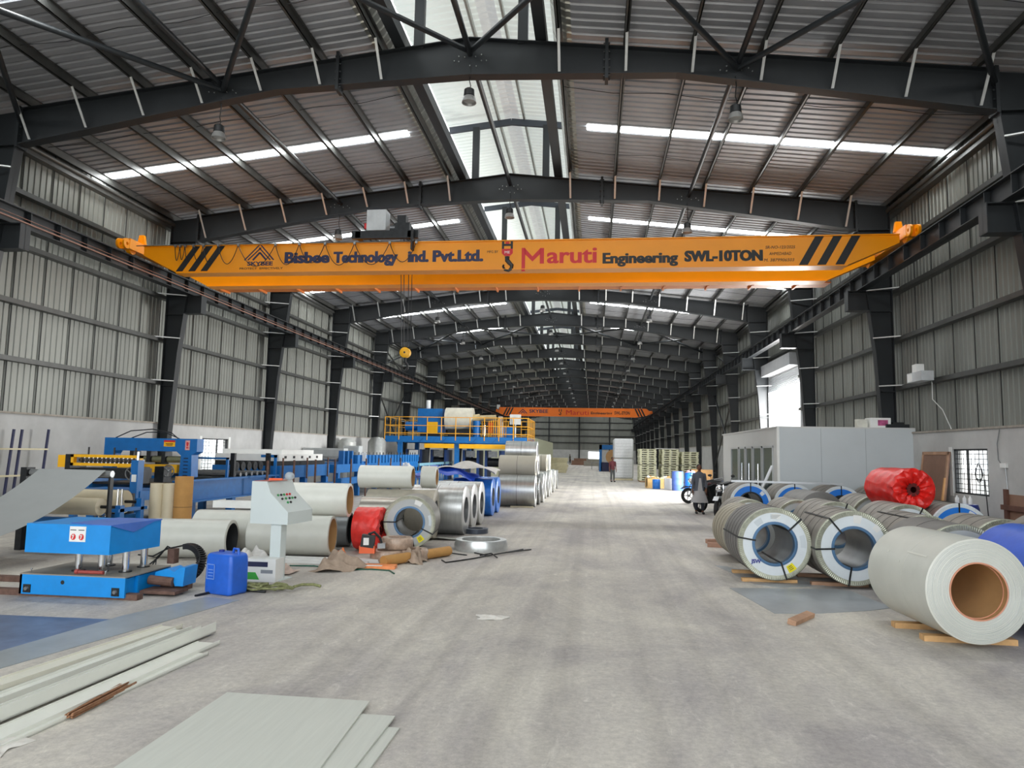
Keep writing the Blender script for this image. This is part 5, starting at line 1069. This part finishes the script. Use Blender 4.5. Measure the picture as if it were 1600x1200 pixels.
tag(MB().box(-.6, .6, 0, 1, 0, .18).box(-.6, .6, 0, 1, .26, .4).box(-.6, .6, 0, 1, .48, .65).build('panel_pack', WHITE), 'white panel pack at the right foot of the platform', 'pack', loc=(-4.3, 43.8, 1.75))
# beige oven box beyond
t = thing('curing_oven', 'long beige panelled oven housing beyond the blue platform', 'oven', (-7.25, 58, 0))
MB().box(-2.5, 2.5, 0, 26.4, 0, 3.12).build('housing', BEIGE, t)
mm = MB()
for i in range(7): mm.box(.9, 2.2, -.02, 0, 1.4+.22*i, 1.46+.22*i)
mm.build('louvre', M('louvre_dark', '8d8f78', .6), t); MB().box(.6, 1.6, 1, 1.6, 3.12, 3.4).build('duct', M('duct_brown', '6e6052', .7), t)
# ------------------------------------------------------------------ far things
for i, (x, y, w__, h, n_) in enumerate(((-3.9, 78, 2.2, .35, 4), (-3.4, 70, 1.6, .3, 3))):
    for k in range(n_): tag(MB().box(-w__/2, w__/2, -.6, .6, 0, h*.98).build('timber_pack', M('pale_timber', '')), 'pale timber pack left of the far aisle, %s heap, %s from the floor' % (ORD[i], ORD[k]), 'timber', 'timber packs by the far aisle', (x+.1*(k % 2), y, h*k))
for i, (x, y, mt, lab) in enumerate(((-1.9, 118, BROWNB, 'low brown pallet load before the far wall, left'), (.2, 112, M('far_grey_load', '9d9a8f', .7), 'low grey load before the far wall near the lit doorway'), (-6.2, 112, GREYM, 'grey metal load far off left of the distant worker'))):
    tag(MB().box(-1.6, 1.6, -.8, .8, 0, .75).box(-1.2, 1.2, -.6, .6, .75, 1.1).build('pallet_load', mt), lab, 'load', loc=(x, y, 0))
for i, (x, y) in enumerate(((.4, 88), (1.2, 84))): tag(MB().box(-.6, .6, -.4, .4, .8, .85).box(-.55, -.48, -.35, .35, 0, .8).box(.48, .55, -.35, .35, 0, .8).build('work_bench', GREYM), 'small work bench beside the far aisle, %s one' % ('farther', 'nearer')[i], 'bench', loc=(x, y, 0))
t = thing('blue_press', 'dark blue machine on the right side far down the aisle', 'machine', (1.9, 78, 0)); MB().box(-1.0, 1.4, 0, 3, 0, 1.0).build('base', NAVY, t); MB().box(-1.2, -.9, 0, .4, 0, 2.9).box(.9, 1.2, 0, .4, 0, 2.9).box(-1.2, 1.2, 0, .4, 2.4, 2.9).build('frame', BLUE, t); MB().lathe([(-.1, .0), (-.1, .8), (.1, .8), (.1, 0)], 'y', (.3, -.2, 1.6), 24).build('wheel', M('wheel_buff', 'b58b5c', .6), t, True)
for i in range(2):
    t = thing('wrapped_bale', 'white plastic wrapped panel bale, %s of the two beside the aisle' % ('lower', 'upper')[i], 'bale', (2.28, 53.0, .12+1.5*i))
    MB().box(-.72, .72, 0, 2.8, 0, 1.46).build('bale_body', BALE, t).modifiers.new('bevel', 'BEVEL').width = .09
    mm = MB()
    for k in range(5): mm.box(-.6, .6, -.006, 0, .2+.22*k, .22+.22*k)
    mm.build('wrap_crease', M('crease_grey', 'b5b8ba', .4, 0, 0), t)
tag(MB().box(-.7, .7, 0, 2.7, 0, .12).build('wooden_pallet', M('pale_timber', '')), 'low wooden pallet under the two white wrapped bales', 'pallet', loc=(2.28, 53.05, 0))
def pallet_mb():
    mb = MB()
    for x in (-.5, -.01, .48): mb.box(x-.08, x+.08, 0, 1.1, .035, .11)
    for i in range(6): mb.box(-.58, .58, .0+.19*i, .17+.19*i, .11, .152)
    for i in range(3): mb.box(-.58, .58, .0+.45*i, .2+.45*i, 0, .035)
    return mb
pm = pallet_mb().build('cream_pallet', CREAM); pn = 0
for c, (x, y0, top, sn) in enumerate(((3.85, 50.2, 14, 'left'), (5.35, 50.4, 14, 'middle'), (6.75, 50.3, 13, 'right'))):
    for rw in range(2):
        for k in range(top):
            o = pm if pn == 0 else pm.copy()
            if pn: C.objects.link(o)
            pn += 1; o['label'] = 'cream slatted pallet in the %s %s stack, %s from the floor' % (('front', 'rear')[rw], sn, ORD[k]); o['category'] = 'pallet'; o['group'] = 'stacked cream pallets'
            o.location = (x+((k*7) % 5-2)*.008+(.08*k/top if c == 1 else 0), y0+1.35*rw, .1+.155*k+(.05 if k >= 7 else 0))
for i, x in enumerate((3.85, 5.35, 6.75)): tag(MB().box(-.55, .55, 0, 2.4, 0, .1).build('base_timber', WOOD2), 'base timbers under the %s pallet stacks' % ('left', 'middle', 'right')[i], 'timber', loc=(x, 50.3, 0))
tag(MB().box(-.8, .8, 0, 1.2, 0, .03).build('loose_panel', WHITE), 'loose white panel on top of the middle pallet stack', 'panel', loc=(5.2, 50.4, 2.35))
# crate with scraps, drums
t = thing('scrap_crate', 'open timber crate overflowing with cardboard scraps beside the blue drum', 'crate', (3.9, 41.6, 0)); MB().box(-.8, .85, 0, .05, .1, .55).box(-.8, .85, 1.2, 1.25, .1, .55).box(-.8, -.75, 0, 1.2, .1, .55).box(.8, .85, 0, 1.2, .1, .55).box(-.8, .85, 0, 1.2, 0, .1).build('crate_walls', M('crate_timber', 'cda96e', .8, 0, .15, 6), t)
rr = random.Random(9)
for k in range(16):
    x, y, z = rr.uniform(-.65, .7), rr.uniform(.15, 1.0), rr.uniform(.4, .62); a, b, c = rr.uniform(.08, .2), rr.uniform(.06, .16), rr.uniform(.05, .14)
    R_ = Matrix.Rotation(rr.uniform(0, 3), 3, 'Z') @ Matrix.Rotation(rr.uniform(-.7, .7), 3, 'X')
    tag(MB().box(-a, a, -b, b, -c, c, R_, (0, 0, 0)).build('scrap_carton', (CARD, WHITE, M('crate_timber', ''), CREAM)[k % 4]), '%s cardboard scrap heaped in the timber crate' % ('tan', 'white', 'yellowish', 'cream')[k % 4], 'scrap', 'scraps in the timber crate', (3.9+x, 41.6+y, z))
def drum(label, x, y, R, h, mat, z=0):
    t = thing('plastic_drum', label, 'drum', (x, y, z)); MB().lathe([(0, 0), (0, R*.95), (h*.03, R), (h*.3, R), (h*.33, R*1.03), (h*.36, R), (h*.64, R), (h*.67, R*1.03), (h*.7, R), (h*.95, R), (h, R*.93), (h, 0)], 'z', n=28).build('drum_body', mat, t, True)
    MB().lathe([(h, R*.93), (h+.02, R*.9), (h+.02, 0)], 'z', n=24).build('lid', mat, t, True); return t
drum('tall faded blue plastic drum in front of the pallets', 4.63, 39.6, .31, 1.02, M('faded_blue', '5a78c8', .45, 0, .12, 4)); drum('small bright blue drum in front of the timber crate', 3.6, 40.9, .22, .52, M('drum_bright_blue', '2b7bd8', .4, 0, .08)); drum('blue drum with pink bag on it behind the woman', 5.4, 40.4, .3, .95, M('drum_bright_blue', ''))
scrap('plastic_bag', 'pink plastic bag on the blue drum behind the woman', 5.4, 40.4, .25, .2, M('pink_bag', 'd9a9b0', .6, 0, .1), 'bag', 6, 51, z=.97)
drum('bright blue drum beside the far corner of the cabin', 5.55, 30.2, .24, .95, M('drum_bright_blue', ''))
tag(MB().box(-.2, .2, -.2, .2, 0, .62).build('white_container', WHITE), 'white container between the timber crate and the tall blue drum', 'container', loc=(4.95-.75, 40.4, 0))
t = thing('cardboard_carton', 'brown cardboard carton on a stand behind the motorcycles', 'carton', (6.4, 43, .0)); MB().box(-.6, .6, -.4, .4, 0, 1.1).build('carton_body', CARD, t)
# ------------------------------------------------------------------ motorcycles
def wheel(parent, x, z, R, name='wheel'):
    w_ = MB().lathe([(-.05, R-.09), (-.045, R-.02), (0, R), (.045, R-.02), (.05, R-.09), (0, R-.1)], 'y', (x, 0, z), 28, True).build(name, RUBBER, parent, True)
    mb = MB().lathe([(-.03, R-.1), (.03, R-.1), (.03, R-.12), (-.03, R-.12)], 'y', (x, 0, z), 24, True)
    for k in range(5): a = 2*PI*k/5; mb.rod((x, 0, z), (x+(R-.1)*math.cos(a), 0, z+(R-.1)*math.sin(a)), .015, 6)
    mb.lathe([(-.05, 0), (-.05, .05), (.05, .05), (.05, 0)], 'y', (x, 0, z), 12); mb.build('rim', GREYM, w_, True)
def motorcycle(label, loc, rz, tank):
    t = thing('motorcycle', label, 'motorcycle', loc, rz, 'parked motorcycles'); t.scale = (1.12, 1.12, 1.05)
    wheel(t, .65, .3, .3); wheel(t, -.65, .3, .3)
    MB().tube([(.65, .09, .3), (.5, .09, .75), (.42, .07, .98)], .022, 6).tube([(.65, -.09, .3), (.5, -.09, .75), (.42, -.07, .98)], .022, 6).build('front_fork', CHROME, t, True)
    MB().tube([(.42, -.32, 1.06), (.36, -.2, 1.04), (.42, 0, 1.0), (.36, .2, 1.04), (.42, .32, 1.06)], .016, 6).build('handlebar', BLACK, t, True)
    MB().ball((.55, 0, .88), .1, .1, .1).build('headlamp', CHROME, t, True)
    MB().prism([(.42, .95), (.5, .8), (.3, .62), (-.1, .62), (-.15, .78), (.1, .95)], 'y', -.13, .13).build('fuel_tank', tank, t).modifiers.new('bevel', 'BEVEL').width = .04
    MB().prism([(.1, .84), (-.15, .78), (-.7, .86), (-.85, .95), (-.7, .98), (-.1, .88)], 'y', -.12, .12).build('seat', BLACK, t).modifiers.new('bevel', 'BEVEL').width = .03
    MB().prism([(.5, .85), (.3, .35), (-.3, .3), (-.3, .6), (-.9, .85), (-.1, .8), (.2, .95)], 'y', -.16, .16).build('side_fairing', BLACK, t).modifiers.new('bevel', 'BEVEL').width = .04
    MB().box(-.2, .28, -.12, .12, .28, .6).rod((-.05, 0, .45), (.3, 0, .4), .14, 12).build('engine', DARKM, t)
    MB().tube([(.2, -.15, .35), (-.2, -.17, .25), (-.9, -.18, .4)], .035, 8).build('exhaust', CHROME, t, True)
    MB().tube([(.42, 0, .9), (.25, 0, .35), (-.3, 0, .3), (-.65, 0, .3), (-.7, 0, .8), (-.1, 0, .75)], .03, 6).build('frame', BLACK, t, True)
    MB().prism([(.95, .55), (.8, .66), (.5, .66), (.38, .5), (.5, .62), (.8, .62)], 'y', -.07, .07).build('front_mudguard', tank, t)
    MB().prism([(-.95, .6), (-.8, .72), (-.5, .7), (-.5, .66), (-.8, .68)], 'y', -.07, .07).build('rear_mudguard', tank, t)
    for s in (-1, 1): MB().rod((.4, s*.25, 1.05), (.38, s*.3, 1.22), .008, 5).ball((.37, s*.32, 1.25), .02, .06, .04, 10, 6).build('mirror', BLACK, t, True)
    return t
motorcycle('black motorcycle with its front wheel towards the aisle behind the woman', (4.5, 29.4, 0), PI+.4, BLACK)
motorcycle('black motorcycle with dark red panels nearest the blue papered coils', (4.22, 25.3, 0), PI+.7, M('dark_red_paint', '4a1218', .3, 0, .05))
motorcycle('black motorcycle with white tail parked beside the office doors', (4.15, 22.9, 0), PI+1.1, M('grey_white_paint', 'c9ccd0', .3, 0, .05))
t = thing('office_chair', 'black office chair before the glazed office doors', 'chair', (4.85, 23.0, 0), .4)
MB().box(-.22, .22, -.22, .22, .42, .5).build('seat', BLACK, t).modifiers.new('bevel', 'BEVEL').width = .04; MB().box(-.2, .2, .2, .26, .55, 1.08).build('backrest', BLACK, t).modifiers.new('bevel', 'BEVEL').width = .03; MB().rod((0, 0, .08), (0, 0, .42), .03, 8).build('column', BLACK, t)
for k in range(5): MB().rod((0, 0, .1), (.28*math.cos(k*1.257), .28*math.sin(k*1.257), .05), .02, 6).build('leg', BLACK, t)
# ------------------------------------------------------------------ people
def skin_chain(name, chains, mat, parent, root=0, sub=1):
    vs, es, rs = [], [], []; idx = {}
    for ch in chains:
        prev = None
        for p, r in ch:
            key = tuple(round(c, 4) for c in p)
            if key not in idx: idx[key] = len(vs); vs.append(p); rs.append(r)
            i = idx[key]
            if prev is not None and prev != i: es.append((prev, i))
            prev = i
    me = bpy.data.meshes.new(name); me.from_pydata(vs, es, []); o = bpy.data.objects.new(name, me); C.objects.link(o); me.materials.append(mat)
    o.modifiers.new('skin', 'SKIN'); 
    if not me.skin_vertices: me.attributes
    bpy.context.view_layer.update()
    sv = me.skin_vertices[0].data if me.skin_vertices else None
    if sv is None:
        bpy.context.view_layer.objects.active = o; bpy.ops.mesh.customdata_skin_add(); sv = me.skin_vertices[0].data
    for i, r in enumerate(rs): sv[i].radius = (r, r) if not isinstance(r, tuple) else r; sv[i].use_root = False
    sv[root].use_root = True
    m_ = o.modifiers.new('sub', 'SUBSURF'); m_.levels = sub; m_.render_levels = sub
    if parent: o.parent = parent
    return o
def loft(rings, name, mat, parent, n=20):
    v = []
    for (cx, cy, z, rx, ry) in rings:
        for i in range(n): a = 2*PI*i/n; v.append((cx+rx*math.cos(a), cy+ry*math.sin(a), z))
    f = [(j*n+i, j*n+(i+1) % n, (j+1)*n+(i+1) % n, (j+1)*n+i) for j in range(len(rings)-1) for i in range(n)]
    return MB().add(v, f).build(name, mat, parent, True)
def person(label, loc, rz, H, top, bottom, female=False, stride=.12, shoe=BLACK):
    """faces local -Y"""
    t = thing('person', label, 'person', loc, rz); k = H/1.7; P = lambda x, y, z: (x*k, y*k, z*k)
    sw = .17 if female else .2; hip = .09
    feet = ((-1, stride), (1, -stride)); ch = [[(P(0, 0, .93), .12*k), (P(0, 0, 1.1), .11*k), (P(0, 0, 1.28), .13*k), (P(0, 0, 1.4), .1*k), (P(0, .0, 1.48), .055*k), (P(0, -.01, 1.54), .055*k)]]
    for s, fy in feet:
        ch.append([(P(0, 0, .93), .12*k), (P(s*hip, 0, .86), .09*k), (P(s*hip*1.05, fy*.45-.02, .48), .06*k), (P(s*hip, fy, .1), .04*k), (P(s*hip, fy-.0, .05), .038*k), (P(s*hip*1.1, fy-.15, .03), .028*k)])
        ch.append([(P(0, 0, 1.4), .1*k), (P(s*sw*.9, 0, 1.38), .045*k), (P(s*(sw+.05), .02, 1.12), .042*k), (P(s*(sw+.07), -.03, .86), .03*k), (P(s*(sw+.07), -.04, .82), .03*k), (P(s*(sw+.07), -.045, .77), .035*k)])
        for j in range(4): ch.append([(P(s*(sw+.07), -.045, .77), .035*k), (P(s*(sw+.07)+.002*j, -.075+.022*j, .73), .011*k), (P(s*(sw+.065), -.08+.022*j, .69-.005*(j == 1)), .01*k), (P(s*(sw+.055), -.08+.022*j, .665+.006*abs(j-1)), .009*k)])
        ch.append([(P(s*(sw+.07), -.045, .77), .035*k), (P(s*(sw+.055), -.09, .755), .013*k), (P(s*(sw+.045), -.105, .725), .01*k)])
    skin_chain('body', ch, SKIN, t)
    hd = MB().ball(P(0, -.005, 1.615), .078*k, .095*k, .115*k, 20, 14); hd.ball(P(0, -.105, 1.6), .014*k, .02*k, .022*k, 8, 6)
    for s in (-1, 1): hd.ball(P(s*.08, 0, 1.605), .012*k, .02*k, .03*k, 8, 6)
    h_ = hd.build('head', SKIN, t, True)
    for s in (-1, 1): MB().ball(P(s*.03, -.09, 1.625), .012*k, .008*k, .007*k, 8, 6).build('eye', BLACK, h_)
    MB().box(-.025*k, .025*k, -.1*k, -.088*k, 1.55*k, 1.557*k).build('mouth', M('lip', '5a2e28', .6, 0, 0), h_)
    hr = MB().ball(P(0, .018, 1.645), .088*k, .098*k, .1*k, 20, 12)
    if female: hr.ball(P(0, .1, 1.6), .05*k, .05*k, .06*k, 12, 8)
    hr.build('hair', HAIR, t, True)
    w_ = 1.0 if female else 1.08
    sl = []
    for s in (-1, 1): sl.append([(P(s*sw*.8, 0, 1.4), .095*k), (P(s*sw*1.02, 0, 1.36), .085*k), (P(s*(sw+.05), .02, 1.12), .055*k), (P(s*(sw+.07), -.025, .88 if female else 1.08), .045*k)])
    loft([(0, 0, (.8 if female else .88)*k, .19*k*w_, .14*k), (0, 0, .95*k, .17*k*w_, .135*k), (0, 0, 1.1*k, .155*k*w_, .125*k), (0, 0, 1.3*k, .19*k*w_, .135*k), (0, 0, 1.42*k, .16*k*w_, .1*k), (0, 0, 1.47*k, .07*k, .07*k)], 'top', top, t)
    for c in sl: skin_chain('sleeve', [c], top, t)
    if female:
        loft([(0, 0, .4*k, .31*k, .24*k), (0, 0, .6*k, .25*k, .2*k), (0, 0, .85*k, .17*k, .13*k)], 'tunic_skirt', bottom, t)
        MB().prism([(-.03*k, 1.25*k), (.03*k, 1.25*k), (.09*k, .8*k), (-.09*k, .8*k)], 'y', -.148*k, -.13*k).build('tunic_front', bottom, t)
        for s, fy in feet: skin_chain('trouser_leg', [[(P(s*hip, 0, .8), .08*k), (P(s*hip*1.05, fy*.45-.02, .48), .075*k), (P(s*hip, fy, .1), .065*k)]], M('dark_leggings', '2c2e36', .8), t)
    else:
        for s, fy in feet: skin_chain('trouser_leg', [[(P(s*hip*.8, 0, .92), .11*k), (P(s*hip, 0, .8), .1*k), (P(s*hip*1.05, fy*.45-.02, .48), .075*k), (P(s*hip, fy, .12), .06*k)]], bottom, t)
    for s, fy in feet: MB().ball(P(s*hip*1.05, fy-.07, .04), .045*k, .13*k, .045*k, 12, 8).build('shoe', shoe, t, True)
    return t
person('woman in grey jacket over pale tunic walking towards the camera', (3.53, 24.15, 0), .08, 1.6, M('grey_jacket', '5d626c', .8, 0, .08), M('pale_tunic', 'b9b9ba', .8, 0, .08), True)
person('man in dark red shirt and grey trousers standing beside the white bales', (1.37, 49.5, 0), .5, 1.68, M('dark_red_shirt', '5e2a30', .8, 0, .15), M('grey_trousers', '4a4e4d', .8), stride=.05)
person('distant worker in dark clothes standing in the far aisle', (-3.9, 122, 0), 1.2, 1.7, M('olive_shirt', '4c4a3a', .8), M('dark_trousers', '2d2d2c', .8), stride=.1)
